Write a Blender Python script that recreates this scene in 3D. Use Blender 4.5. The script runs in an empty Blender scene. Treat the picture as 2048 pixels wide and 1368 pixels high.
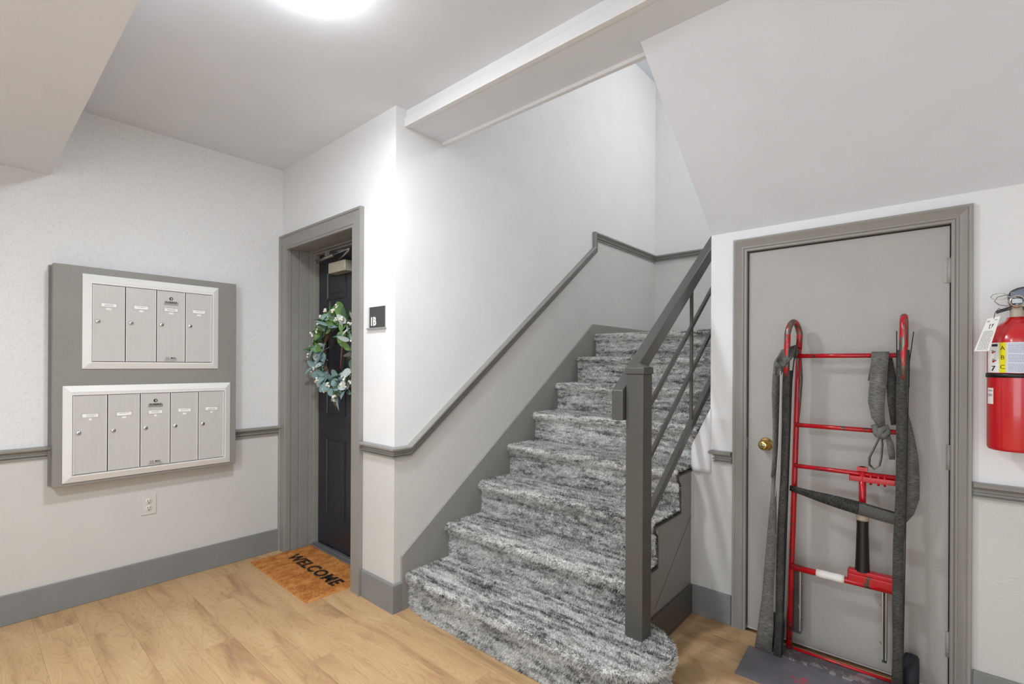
import bpy, bmesh, math, random
from mathutils import Vector, Matrix, noise
from mathutils.bvhtree import BVHTree

scene = bpy.context.scene
COL = scene.collection
random.seed(7)

# ------------------------------------------------------------------ camera
yaw, roll = math.radians(41.1469), math.radians(0.28848)
fwd = Vector((-math.sin(yaw), math.cos(yaw), 0))
r0 = Vector((math.cos(yaw), math.sin(yaw), 0)); u0 = Vector((0, 0, 1))
rt = r0 * math.cos(roll) + u0 * math.sin(roll)
up = -r0 * math.sin(roll) + u0 * math.cos(roll)
cam = bpy.data.cameras.new('camera'); camo = bpy.data.objects.new('camera', cam); COL.objects.link(camo)
M = Matrix((rt, up, -fwd)).transposed().to_4x4(); M.translation = Vector((0, 0, 1.28))
camo.matrix_world = M
cam.sensor_width = 36; cam.sensor_fit = 'HORIZONTAL'; cam.lens = 973.195 * 36 / 2048
cam.shift_x = 0; cam.shift_y = 45.96 / 2048; cam.clip_start = 0.02
scene.camera = camo

# ------------------------------------------------------------------ light
scene.view_settings.view_transform = 'Standard'; scene.view_settings.look = 'None'
scene.view_settings.gamma = 1; scene.view_settings.use_curve_mapping = False
scene.view_settings.exposure = 0.30
w = bpy.data.worlds.new('world'); scene.world = w; w.use_nodes = True
w.node_tree.nodes['Background'].inputs[0].default_value = (0.86, 0.93, 1.0, 1)
w.node_tree.nodes['Background'].inputs[1].default_value = 1.0

def light(name, kind, loc, power, size=0.2, color=(1, 1, 1), rot=(0, 0, 0), sy=None):
    l = bpy.data.lights.new(name, kind); l.energy = power; l.color = color
    if kind == 'AREA':
        l.size = size
        if sy: l.shape = 'RECTANGLE'; l.size_y = sy
        else: l.shape = 'DISK'
    else: l.shadow_soft_size = size
    o = bpy.data.objects.new(name, l); COL.objects.link(o); o.location = loc; o.rotation_euler = rot
    return o
light('dome_lamp_light', 'AREA', (-1.612, 0.786, 2.545), 17.0, 0.20, (0.92, 0.96, 1.0))
light('added_rear_fill', 'AREA', (0.1, -1.42, 1.25), 22.0, 1.9, (0.86, 0.93, 1.0), (math.radians(-90), 0, math.radians(180)), 2.1)  # broad fill added behind the camera to lift the whole lobby
light('added_overhead_fill', 'AREA', (-1.15, -0.55, 2.19), 27.0, 0.2, (0.90, 0.95, 1.0))  # unseen overhead fill, added left of and behind the camera; no fixture
light('landing_lamp_light', 'POINT', (-0.55, 3.75, 3.80), 27.0, 0.10, (1.0, 0.99, 0.98))

# ------------------------------------------------------------------ materials
def S(r, g, b):
    f = lambda c: (c / 255) / 12.92 if c / 255 <= 0.04045 else ((c / 255 + 0.055) / 1.055) ** 2.4
    return (f(r), f(g), f(b), 1)

class NT:
    def __init__(self, name):
        m = bpy.data.materials.new(name); m.use_nodes = True; self.m = m; self.t = m.node_tree
        self.b = self.t.nodes['Principled BSDF']
    def n(self, typ, **kw):
        nd = self.t.nodes.new(typ)
        for k, v in kw.items():
            if k.startswith('i_'): 
                key = k[2:]; key = int(key) if key.isdigit() else key
                nd.inputs[key].default_value = v
            else: setattr(nd, k, v)
        return nd
    def l(self, a, b): self.t.links.new(a, b)
    def ramp(self, src, stops):
        r = self.n('ShaderNodeValToRGB'); e = r.color_ramp.elements
        while len(e) < len(stops): e.new(0.5)
        for x, (p, c) in zip(e, stops): x.position = p; x.color = c
        self.l(src, r.inputs[0]); return r.outputs[0]
    def noise(self, vec, scale, detail=3, rough=0.5, dist=0.0):
        nd = self.n('ShaderNodeTexNoise'); nd.inputs['Scale'].default_value = scale
        nd.inputs['Detail'].default_value = detail; nd.inputs['Roughness'].default_value = rough
        nd.inputs['Distortion'].default_value = dist
        if vec is not None: self.l(vec, nd.inputs['Vector'])
        return nd.outputs['Fac']
    def mapping(self, src, scale=(1, 1, 1), loc=(0, 0, 0), rot=(0, 0, 0)):
        mp = self.n('ShaderNodeMapping'); mp.inputs['Scale'].default_value = scale
        mp.inputs['Location'].default_value = loc; mp.inputs['Rotation'].default_value = rot
        self.l(src, mp.inputs['Vector']); return mp.outputs[0]
    def bump(self, h, strength, dist, prev=None):
        b = self.n('ShaderNodeBump'); b.inputs['Strength'].default_value = strength; b.inputs['Distance'].default_value = dist
        self.l(h, b.inputs['Height'])
        if prev: self.l(prev, b.inputs['Normal'])
        return b.outputs[0]
    def mix(self, f, a, b, mode='MIX'):
        x = self.n('ShaderNodeMix'); x.data_type = 'RGBA'; x.blend_type = mode
        for v, i in ((f, 0), (a, 6), (b, 7)):
            if isinstance(v, (float, int, tuple)): x.inputs[i].default_value = v
            else: self.l(v, x.inputs[i])
        return x.outputs[2]
    def math(self, op, a, b=None):
        x = self.n('ShaderNodeMath'); x.operation = op
        for v, i in ((a, 0), (b, 1)):
            if v is None: continue
            if isinstance(v, (float, int)): x.inputs[i].default_value = v
            else: self.l(v, x.inputs[i])
        return x.outputs[0]

def obc(t): return t.n('ShaderNodeTexCoord').outputs['Object']
def geo(t): return t.n('ShaderNodeNewGeometry').outputs['Position']

def mat_paint(name, col, rough=0.55, bscale=160, bstr=0.25, bdist=0.002, var=0.018, spec=0.4, big=5):
    t = NT(name); v = geo(t)
    n1 = t.noise(v, big, 4); 
    c0 = tuple(c * (1 - var) for c in col[:3]) + (1,); c1 = tuple(min(1, c * (1 + var)) for c in col[:3]) + (1,)
    t.l(t.ramp(n1, [(0.3, c0), (0.7, c1)]), t.b.inputs['Base Color'])
    t.b.inputs['Roughness'].default_value = rough; t.b.inputs['Specular IOR Level'].default_value = spec
    n2 = t.noise(v, bscale, 3)
    t.l(t.bump(n2, bstr, bdist, t.bump(t.noise(v, bscale * 0.12, 2), bstr * 0.6, bdist * 2)), t.b.inputs['Normal'])
    return t.m

def mat_plain(name, col, rough=0.5, metal=0.0, spec=0.5, bscale=0, bstr=0.2, bdist=0.001, coat=0.0):
    t = NT(name); t.b.inputs['Base Color'].default_value = col
    t.b.inputs['Roughness'].default_value = rough; t.b.inputs['Metallic'].default_value = metal
    t.b.inputs['Specular IOR Level'].default_value = spec; t.b.inputs['Coat Weight'].default_value = coat
    v = geo(t); n1 = t.noise(v, 40, 3)
    rr = t.n('ShaderNodeMapRange'); rr.inputs['To Min'].default_value = max(0.02, rough - 0.06); rr.inputs['To Max'].default_value = min(1, rough + 0.06)
    t.l(n1, rr.inputs['Value']); t.l(rr.outputs[0], t.b.inputs['Roughness'])
    if bscale: t.l(t.bump(t.noise(v, bscale, 3), bstr, bdist), t.b.inputs['Normal'])
    return t.m

def mat_brushed(name, col, rough=0.38, metal=0.55, axis=2):
    t = NT(name); sc = [420, 420, 420]; sc[axis] = 4
    v = t.mapping(geo(t), tuple(sc)); n1 = t.noise(v, 1.0, 3)
    c0 = tuple(c * 0.93 for c in col[:3]) + (1,)
    t.l(t.ramp(n1, [(0.3, c0), (0.7, col)]), t.b.inputs['Base Color'])
    t.b.inputs['Metallic'].default_value = metal; t.b.inputs['Roughness'].default_value = rough
    t.l(t.bump(n1, 0.15, 0.0005), t.b.inputs['Normal'])
    return t.m

def mat_worn(name, col, chip, rough=0.35, amount=0.62, scale=22, chiprough=0.4, chipmetal=0.6):
    t = NT(name); v = geo(t)
    n = t.noise(t.mapping(v, (1, 1, 0.45)), scale, 6, 0.65, 0.4)
    f = t.ramp(n, [(amount, (0, 0, 0, 1)), (amount + 0.03, (1, 1, 1, 1))])
    n2 = t.noise(v, 9, 3)
    dark = tuple(c * 0.7 for c in col[:3]) + (1,)
    base = t.ramp(n2, [(0.3, dark), (0.65, col)])
    t.l(t.mix(f, base, chip), t.b.inputs['Base Color'])
    t.b.inputs['Roughness'].default_value = rough
    mm = t.math('MULTIPLY', f, chipmetal); t.l(mm, t.b.inputs['Metallic'])
    t.l(t.bump(f, 0.4, -0.0006), t.b.inputs['Normal'])
    return t.m

def mat_webbing(name, col, dark):
    t = NT(name); uv = t.n('ShaderNodeTexCoord').outputs['UV']
    n = t.noise(t.mapping(uv, (60, 260, 1)), 1, 3); n2 = t.noise(geo(t), 22, 4, 0.6)
    a = t.ramp(n, [(0.25, dark), (0.75, col)])
    t.l(t.mix(t.ramp(n2, [(0.35, (0.55, 0.55, 0.55, 1)), (0.7, (1.1, 1.1, 1.1, 1))]), dark, a, 'MIX'), t.b.inputs['Base Color'])
    t.b.inputs['Roughness'].default_value = 0.9; t.b.inputs['Specular IOR Level'].default_value = 0.2
    t.l(t.bump(n, 0.5, 0.0012), t.b.inputs['Normal'])
    return t.m

def mat_wood():
    t = NT('vinyl_oak_plank'); tc = t.n('ShaderNodeTexCoord'); oi = t.n('ShaderNodeObjectInfo')
    off = t.n('ShaderNodeVectorMath'); off.operation = 'SCALE'
    cmb = t.n('ShaderNodeCombineXYZ'); t.l(oi.outputs['Random'], cmb.inputs[0]); t.l(oi.outputs['Random'], cmb.inputs[1])
    t.l(oi.outputs['Random'], cmb.inputs[2])
    t.l(cmb.outputs[0], off.inputs[0]); off.inputs['Scale'].default_value = 37.0
    add = t.n('ShaderNodeVectorMath'); add.operation = 'ADD'; t.l(tc.outputs['Object'], add.inputs[0]); t.l(off.outputs[0], add.inputs[1])
    v = add.outputs[0]
    cath = t.noise(t.mapping(v, (1.0, 5.5, 1)), 1.6, 2, 0.4, 0.35)
    rings = t.math('FRACT', t.math('MULTIPLY', cath, 22.0))
    ringm = t.ramp(rings, [(0.0, (0.55, 0.55, 0.55, 1)), (0.10, (0.95, 0.95, 0.95, 1)), (0.8, (1, 1, 1, 1)), (1.0, (0.72, 0.72, 0.72, 1))])
    fine = t.noise(t.mapping(v, (6, 230, 1)), 1, 4, 0.6)
    tone = t.noise(t.mapping(v, (1.3, 7.0, 1)), 1.4, 4, 0.55, 0.6)
    base = t.ramp(tone, [(0.27, S(166, 130, 97)), (0.46, S(199, 163, 120)), (0.72, S(212, 179, 136))])
    c = t.mix(0.46, base, ringm, 'MULTIPLY')
    c = t.mix(0.22, c, t.ramp(fine, [(0.3, (0.6, 0.58, 0.55, 1)), (0.65, (1, 1, 1, 1))]), 'MULTIPLY')
    rnd = t.ramp(oi.outputs['Random'], [(0.0, (0.95, 0.94, 0.93, 1)), (1.0, (1.02, 1.01, 1.0, 1))])
    c = t.mix(1.0, c, rnd, 'MULTIPLY')
    t.l(c, t.b.inputs['Base Color']); t.b.inputs['Roughness'].default_value = 0.5; t.b.inputs['Specular IOR Level'].default_value = 0.35
    h = t.math('ADD', fine, t.math('MULTIPLY', rings, 0.3))
    t.l(t.bump(h, 0.18, 0.0008), t.b.inputs['Normal'])
    return t.m

def mat_carpet():
    t = NT('streaked_grey_carpet'); uv0 = t.n('ShaderNodeTexCoord').outputs['UV']
    g = geo(t)
    fz = t.n('ShaderNodeTexNoise'); fz.inputs['Scale'].default_value = 240; fz.inputs['Detail'].default_value = 2; t.l(uv0, fz.inputs['Vector'])
    sub = t.n('ShaderNodeVectorMath'); sub.operation = 'SUBTRACT'; t.l(fz.outputs['Color'], sub.inputs[0]); sub.inputs[1].default_value = (.5, .5, .5)
    sc = t.n('ShaderNodeVectorMath'); sc.operation = 'SCALE'; t.l(sub.outputs[0], sc.inputs[0]); sc.inputs['Scale'].default_value = 0.034
    ad = t.n('ShaderNodeVectorMath'); ad.operation = 'ADD'; t.l(uv0, ad.inputs[0]); t.l(sc.outputs[0], ad.inputs[1]); uv = ad.outputs[0]
    st1 = t.noise(t.mapping(uv, (4.5, 34, 1)), 1, 3, 0.62, 0.15)
    st2 = t.noise(t.mapping(uv, (24, 105, 1), (3.1, 7.7, 0)), 1, 3, 0.65, 0.1)
    st3 = t.noise(t.mapping(uv, (1.0, 7, 1), (9.1, 2.7, 0)), 1, 2, 0.5)
    pile = t.noise(uv0, 380, 1, 0.5)
    s = t.math('ADD', t.math('MULTIPLY', st1, 0.40), t.math('MULTIPLY', st2, 0.40))
    s = t.math('ADD', s, t.math('MULTIPLY', st3, 0.14))
    s = t.math('ADD', s, t.math('MULTIPLY', pile, 0.30))
    c = t.ramp(s, [(0.50, S(76, 76, 74)), (0.56, S(128, 127, 124)), (0.605, S(194, 193, 189)), (0.68, S(240, 239, 235))])
    t.l(c, t.b.inputs['Base Color']); t.b.inputs['Roughness'].default_value = 1.0; t.b.inputs['Specular IOR Level'].default_value = 0.05
    n1 = t.noise(g, 300, 3, 0.7)
    t.l(t.bump(n1, 0.6, 0.006), t.b.inputs['Normal'])
    return t.m

def mat_coir():
    t = NT('coir_fibre'); g = geo(t)
    n1 = t.noise(t.mapping(g, (1, .5, 1)), 34, 4, .65); n2 = t.noise(t.mapping(g, (1, 1, 1)), 320, 2)
    c = t.ramp(n1, [(0.3, S(184, 120, 64)), (0.5, S(216, 152, 86)), (0.72, S(236, 184, 116))])
    c = t.mix(0.6, c, t.ramp(n2, [(0.3, (0.45, 0.4, 0.35, 1)), (0.6, (1.1, 1.1, 1.1, 1))]), 'MULTIPLY')
    t.l(c, t.b.inputs['Base Color']); t.b.inputs['Roughness'].default_value = 0.9; t.b.inputs['Specular IOR Level'].default_value = 0.15
    return t.m

def mat_linen():
    t = NT('white_linen_wallpaper'); g = geo(t)
    a = t.noise(t.mapping(g, (40, 60, 420)), 1, 3); b = t.noise(t.mapping(g, (420, 420, 50)), 1, 3)
    h = t.math('ADD', a, b)
    t.l(t.ramp(h, [(0.7, S(213, 213, 213)), (1.25, S(228, 228, 228))]), t.b.inputs['Base Color'])
    t.b.inputs['Roughness'].default_value = 0.75; t.b.inputs['Specular IOR Level'].default_value = 0.2
    t.l(t.bump(h, 0.3, 0.0012), t.b.inputs['Normal'])
    return t.m

WHITE = mat_paint('white_wall_paint', S(231, 231, 231), 0.6, 170, 0.22)
CEIL = mat_paint('white_ceiling_paint', S(228, 232, 238), 0.7, 120, 0.15)
TRIMW = mat_paint('white_gloss_trim', S(230, 230, 230), 0.4, 60, 0.1)
LINEN = mat_linen()
GREIGE = mat_paint('warm_grey_lower_wall_paint', S(206, 204, 200), 0.5, 130, 0.35, 0.003)
TRIM = mat_paint('mid_grey_gloss_trim', S(144, 142, 137), 0.36, 60, 0.35, 0.0015, 0.05)
BASE = mat_paint('grey_baseboard_paint', S(131, 132, 131), 0.45, 80, 0.35, 0.002, 0.06)
BOARD = mat_paint('grey_board_paint', S(140, 138, 133), 0.4, 250, 0.3, 0.001, 0.03)
DOORG = mat_paint('grey_closet_door_paint', S(171, 168, 163), 0.42, 230, 0.5, 0.0015, 0.03)
DARK = mat_paint('charcoal_metal_paint', S(80, 79, 75), 0.3, 200, 0.3, 0.001, 0.05, 0.5)
EDGE = mat_plain('black_edge_metal', S(52, 51, 49), 0.4)
DOORB = mat_paint('black_navy_door_paint', S(40, 40, 47), 0.33, 90, 0.2, 0.001, 0.08, 0.5)
STRG = mat_paint('grey_stringer_paint', S(140, 138, 133), 0.45, 200, 0.2, 0.001)
ALU = mat_brushed('brushed_aluminium_door', S(200, 198, 194), 0.42, 0.05)
ALUF = mat_plain('satin_aluminium_frame', S(228, 227, 224), 0.4, 0.0)
CHROME = mat_plain('chrome', S(210, 210, 208), 0.18, 0.95)
BLACK = mat_plain('black_plastic', S(22, 22, 22), 0.35)
BLACKM = mat_plain('matt_black', S(16, 16, 16), 0.8)
PAPER = mat_plain('white_paper', S(240, 240, 236), 0.8)
INK = mat_plain('grey_ink', S(90, 90, 90), 0.8)
WOOD = mat_wood(); CARPET = mat_carpet(); COIR = mat_coir()
COIRD = mat_plain('black_coir_fibre', S(34, 24, 18), 0.9)
BRASS = mat_plain('brass', S(200, 170, 100), 0.25, 0.95)
RED = mat_worn('red_worn_enamel', S(186, 20, 32), S(88, 80, 74), 0.2, 0.60, 26)
REDH = mat_worn('red_handle_worn_to_metal', S(190, 24, 30), S(120, 112, 104), 0.28, 0.47, 30, 0.3, 0.8)
REDX = mat_plain('red_extinguisher_enamel', S(200, 28, 36), 0.22, 0.0, 0.6, coat=0.5)
WEB = mat_webbing('grey_webbing', S(142, 141, 136), S(76, 75, 72))
RUBBER = mat_webbing('charcoal_worn_rubber_strip', S(96, 95, 91), S(40, 40, 38))
TIRE = mat_plain('black_rubber', S(30, 32, 38), 0.7, bscale=60)
STEEL = mat_worn('scraped_dark_steel', S(96, 92, 94), S(176, 172, 176), 0.35, 0.55, 18, 0.3, 0.8)
PLATE = mat_worn('toe_plate_steel', S(108, 104, 110), S(176, 70, 76), 0.32, 0.62, 9, 0.4, 0.1)
TAPE = mat_plain('white_tape', S(225, 222, 215), 0.7, bscale=90, bstr=0.6, bdist=0.003)
CREAM = mat_plain('cream_enamel', S(188, 178, 158), 0.4)
SILVER = mat_plain('silver_metal', S(150, 150, 150), 0.3, 0.85)
YELLOW = mat_plain('yellow_label', S(235, 222, 20), 0.5)
LABEL = mat_plain('pale_blue_white_label', S(214, 218, 232), 0.45)
WHITEP = mat_plain('white_plastic', S(214, 213, 209), 0.4)
SHEET = mat_plain('white_sheet', S(232, 232, 234), 0.7, bscale=20, bstr=0.15)
LEAFB = mat_plain('blue_grey_eucalyptus_leaf', S(128, 158, 158), 0.6, bscale=120)
LEAFP = mat_plain('pale_silver_leaf', S(186, 194, 190), 0.6, bscale=120)
LEAFG = mat_plain('green_leaf', S(96, 132, 70), 0.5, bscale=120)
LEAFD = mat_plain('dark_green_leaf', S(66, 98, 66), 0.5, bscale=120)
TWIG = mat_plain('brown_twig', S(112, 84, 62), 0.8)
BERRY = mat_plain('cream_berry', S(240, 236, 222), 0.5)
def mat_emit(name, col, st):
    t = NT(name); t.b.inputs['Base Color'].default_value = col
    t.b.inputs['Emission Color'].default_value = col; t.b.inputs['Emission Strength'].default_value = st
    return t.m
GLOW = mat_emit('lit_frosted_glass', (0.92, 0.96, 1, 1), 36.0)

# ------------------------------------------------------------------ mesh helpers
def link(name, me, mats, parent=None, smooth=None):
    o = bpy.data.objects.new(name, me); COL.objects.link(o)
    if not isinstance(mats, (list, tuple)): mats = [mats]
    if not me.materials:
        for m in mats: me.materials.append(m)
    if parent is not None:
        o.parent = parent
        o.matrix_parent_inverse = Matrix.Translation(-parent.location) if parent.type == 'EMPTY' and parent.parent is None and parent.rotation_euler.z == 0 else Matrix()
        if parent.type != 'EMPTY': o.matrix_parent_inverse = Matrix.Translation(-parent.location)
    return o

class MB:
    """collects shapes and builds ONE mesh object"""
    def __init__(s): s.bm = bmesh.new(); s.uv = s.bm.loops.layers.uv.new('UVMap')
    def face(s, vs, mi=0, uvs=None):
        try: f = s.bm.faces.new(vs)
        except ValueError: return None
        f.material_index = mi
        if uvs:
            for l, u in zip(f.loops, uvs): l[s.uv].uv = u
        return f
    def box(s, x0, x1, y0, y1, z0, z1, mi=0, bev=0.0):
        v = [s.bm.verts.new((x, y, z)) for x in (x0, x1) for y in (y0, y1) for z in (z0, z1)]
        fs = [s.face([v[i] for i in q], mi) for q in ((0, 1, 3, 2), (4, 6, 7, 5), (0, 4, 5, 1), (2, 3, 7, 6), (0, 2, 6, 4), (1, 5, 7, 3))]
        if bev:
            es = list({e for f in fs for e in f.edges})
            bmesh.ops.bevel(s.bm, geom=es, offset=bev, segments=2, affect='EDGES', profile=0.5)
        return s
    def prism(s, poly, axis, a, b, mi=0):
        """poly of 2D points in the plane normal to axis ('x': (y,z), 'y': (x,z), 'z': (x,y))"""
        def P(p, t):
            return {'x': (t, p[0], p[1]), 'y': (p[0], t, p[1]), 'z': (p[0], p[1], t)}[axis]
        va = [s.bm.verts.new(P(p, a)) for p in poly]; vb = [s.bm.verts.new(P(p, b)) for p in poly]
        n = len(poly)
        s.face(va, mi); s.face(list(reversed(vb)), mi)
        for i in range(n): s.face([va[i], vb[i], vb[(i + 1) % n], va[(i + 1) % n]], mi)
        return s
    def tube(s, pts, r, seg=10, mi=0, caps=True, closed=False):
        pts = [Vector(p) for p in pts]; n = len(pts); rings = []
        rs = r if isinstance(r, (list, tuple)) else [r] * n
        prev = None
        for i, p in enumerate(pts):
            if closed: d = (pts[(i + 1) % n] - pts[i - 1])
            else: d = (pts[min(i + 1, n - 1)] - pts[max(i - 1, 0)])
            d.normalize()
            if prev is None:
                a = Vector((0, 0, 1)) if abs(d.z) < 0.9 else Vector((1, 0, 0))
                u = d.cross(a).normalized()
            else: u = (prev - d * prev.dot(d)).normalized()
            prev = u; v = d.cross(u)
            rings.append([s.bm.verts.new(p + (u * math.cos(2 * math.pi * k / seg) + v * math.sin(2 * math.pi * k / seg)) * rs[i]) for k in range(seg)])
        m = n if closed else n - 1
        for i in range(m):
            A, B = rings[i], rings[(i + 1) % n]
            for k in range(seg):
                f = s.face([A[k], A[(k + 1) % seg], B[(k + 1) % seg], B[k]], mi)
                if f: f.smooth = True
        if caps and not closed:
            s.face(list(reversed(rings[0])), mi); s.face(rings[-1], mi)
        return s
    def lathe(s, prof, c, axis='z', seg=32, mi=0, a0=0.0, a1=None, smooth=True, twist=0):
        """prof: list of (radius, height along axis)"""
        full = a1 is None; a1 = 2 * math.pi if full else a1
        k = seg if full else seg + 1; c = Vector(c); rings = []
        for r, h in prof:
            ring = []
            for i in range(k):
                a = a0 + (a1 - a0) * i / seg; x, y = r * math.cos(a), r * math.sin(a)
                p = {'z': (x, y, h), 'y': (x, h, y), 'x': (h, x, y)}[axis]
                ring.append(s.bm.verts.new(c + Vector(p)))
            rings.append(ring)
        for A, B in zip(rings, rings[1:]):
            for i in range(k if full else k - 1):
                f = s.face([A[i], A[(i + 1) % k], B[(i + 1) % k], B[i]], mi)
                if f: f.smooth = smooth
        return s
    def sphere(s, c, r, mi=0, seg=10, sc=(1, 1, 1)):
        m = Matrix.Translation(Vector(c)) @ Matrix.Diagonal((r * sc[0], r * sc[1], r * sc[2], 1))
        g = bmesh.ops.create_uvsphere(s.bm, u_segments=seg, v_segments=max(6, seg * 2 // 3), radius=1, matrix=m)
        for f in {f for v in g['verts'] for f in v.link_faces}: f.material_index = mi; f.smooth = True
        return s
    def sweep(s, path, outs, prof, mi=0, capends=True, closed=False):
        """path points; outs[i] = wall normal of segment i; prof list of (out, up)"""
        path = [Vector(p) for p in path]; outs = [Vector(o) for o in outs]; rings = []
        ds = [(b - a).normalized() for a, b in zip(path, path[1:])]
        for i, p in enumerate(path):
            j = min(i, len(ds) - 1); d = ds[j]; o = outs[j]
            if closed and i in (0, len(path) - 1): nrm = (ds[-1] + ds[0]).normalized(); d = ds[-1]; o = outs[-1]
            elif i == len(path) - 1 or i == 0: nrm = d
            else: nrm = (ds[i - 1] + ds[i]).normalized(); d = ds[i - 1]; o = outs[i - 1]
            u = o.cross(d); ring = []
            for a, b in prof:
                off = o * a + u * b
                t = -off.dot(nrm) / d.dot(nrm)
                ring.append(s.bm.verts.new(p + off + d * t))
            rings.append(ring)
        n = len(prof)
        for A, B in zip(rings, rings[1:]):
            for k in range(n): s.face([A[k], B[k], B[(k + 1) % n], A[(k + 1) % n]], mi)
        if capends: s.face(rings[0], mi); s.face(list(reversed(rings[-1])), mi)
        return s
    def ribbon(s, pts, wid, th=0.003, wdirs=None, mi=0):
        """a strap: centre points, width, width directions"""
        pts = [Vector(p) for p in pts]; n = len(pts); rings = []; L = 0.0; Ls = []
        for i, p in enumerate(pts):
            d = (pts[min(i + 1, n - 1)] - pts[max(i - 1, 0)]).normalized()
            wd = Vector(wdirs[i] if isinstance(wdirs, list) else wdirs); wd = (wd - d * wd.dot(d)).normalized()
            nn = d.cross(wd); ww = wid[i] if isinstance(wid, list) else wid
            if i: L += (pts[i] - pts[i - 1]).length
            Ls.append(L)
            rings.append([s.bm.verts.new(p + wd * a * ww / 2 + nn * b * th / 2) for a, b in ((-1, -1), (-1, 1), (1, 1), (1, -1))])
        for i in range(n - 1):
            A, B = rings[i], rings[i + 1]
            for k in range(4):
                u0, u1 = ((0, 0.0), (0, 0.05), (0.05, 0.05), (0.05, 0))[k][0], ((0, 0), (0, 0), (0.05, 0), (0, 0))[(k + 1) % 4][0]
                f = s.face([A[k], A[(k + 1) % 4], B[(k + 1) % 4], B[k]], mi, [(0 if k in (0, 3) else 0, Ls[i])] * 0 or [((0, 0, .05, .05)[k], Ls[i]), ((0, 0, .05, .05)[(k + 1) % 4], Ls[i]), ((0, 0, .05, .05)[(k + 1) % 4], Ls[i + 1]), ((0, 0, .05, .05)[k], Ls[i + 1])])
                if f and k in (1, 3): f.smooth = True
        s.face(list(reversed(rings[0])), mi); s.face(rings[-1], mi)
        return s
    def build(s, name, mats, parent=None, bevel=0.0, smooth=False, fix=True):
        if fix: bmesh.ops.recalc_face_normals(s.bm, faces=s.bm.faces)
        if smooth:
            for f in s.bm.faces: f.smooth = True
        me = bpy.data.meshes.new(name); s.bm.to_mesh(me); s.bm.free()
        o = link(name, me, mats, parent)
        if bevel:
            b = o.modifiers.new('bevel', 'BEVEL'); b.width = bevel; b.segments = 2; b.limit_method = 'ANGLE'; b.angle_limit = math.radians(40)
            o.modifiers.new('wn', 'WEIGHTED_NORMAL')
            for p in me.polygons: p.use_smooth = True
            b.harden_normals = False
        return o

def tag(o, label=None, cat=None, group=None, kind=None):
    for k, v in (('label', label), ('category', cat), ('group', group), ('kind', kind)):
        if v: o[k] = v
    return o
def thing(name, loc, label, cat, group=None):
    o = bpy.data.objects.new(name, None); COL.objects.link(o); o.location = loc
    o.empty_display_size = 0.05
    return tag(o, label, cat, group)
def structure(o): o['kind'] = 'structure'; return o

def text_me(s, size, extrude=0.0004, spacing=1.0, align='CENTER', scale_x=1.0, bold=0.0):
    c = bpy.data.curves.new('text', 'FONT'); c.body = s; c.size = size; c.extrude = extrude
    c.align_x = align; c.align_y = 'CENTER'; c.space_character = spacing; c.offset = bold; c.resolution_u = 3
    o = bpy.data.objects.new('text', c); COL.objects.link(o)
    dg = bpy.context.evaluated_depsgraph_get(); me = bpy.data.meshes.new_from_object(o.evaluated_get(dg))
    bpy.data.objects.remove(o); bpy.data.curves.remove(c)
    for v in me.vertices: v.co.x *= scale_x
    me.materials.clear()
    return me
def text(name, s, size, mat, parent, origin, ex, ey, **kw):
    """flat lettering: origin, x direction, y direction"""
    me = text_me(s, size, **kw); ex = Vector(ex); ey = Vector(ey); ez = ex.cross(ey); o3 = Vector(origin)
    for v in me.vertices: v.co = o3 + ex * v.co.x + ey * v.co.y + ez * v.co.z
    return link(name, me, mat, parent)

# ------------------------------------------------------------------ dimensions
XL, YB, XC, YW, YE, XR, YF = -3.415, 1.489, -2.102, 2.531, 4.54, 1.30, -1.50
ZC, ZB, XS, XE = 2.614, 2.53, -0.965, -0.868
RISE, RUN, Y1 = 0.1910, 0.2613, 1.563
LOW = 0.815   # height of the paint change behind the chair rail

# ------------------------------------------------------------------ floor
fl = MB().box(-3.6, 1.45, -1.65, 4.7, -0.10, -0.008).build('floor', mat_plain('dark_subfloor', S(140, 104, 72), 0.8)); structure(fl)
joints = {0: -3.18, 1: -2.98, 2: -3.34, 3: -2.465, 4: -2.895, 5: -2.02, 6: -2.445, 7: -1.40, 8: -1.95}
PW, PL = 0.152, 1.22
def plank(x0, x1, y0, y1):
    cx, cy = (x0 + x1) / 2, (y0 + y1) / 2
    key = (round(x1 - x0, 3), round(y1 - y0, 3))
    if key not in plank.cache:
        b = MB().box(-(x1 - x0) / 2 + .0003, (x1 - x0) / 2 - .0003, -(y1 - y0) / 2 + .0003, (y1 - y0) / 2 - .0003, -0.008, 0.0)
        bmesh.ops.recalc_face_normals(b.bm, faces=b.bm.faces)
        me = bpy.data.meshes.new('plank'); b.bm.to_mesh(me); b.bm.free(); me.materials.append(WOOD); plank.cache[key] = me
    o = bpy.data.objects.new('plank', plank.cache[key]); COL.objects.link(o); o.parent = fl; o.location = (cx, cy, 0)
plank.cache = {}
for r in range(-12, 16):
    y0 = 0.255 + PW * r; y1 = y0 + PW
    j = joints.get(r, -3.4 + ((r * 0.47) % 1.22))
    x = j - PL * 4
    while x < XR:
        for (ax, bx, ay, by) in ((XL, XR, YF, YB), (XC, XR, YB, YW), (-3.31, -2.49, YB, 1.655)):
            a, b_ = max(x, ax), min(x + PL, bx); c, d = max(y0, ay), min(y1, by)
            if b_ - a > 0.01 and d - c > 0.004: plank(a, b_, c, d)
        x += PL

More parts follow.
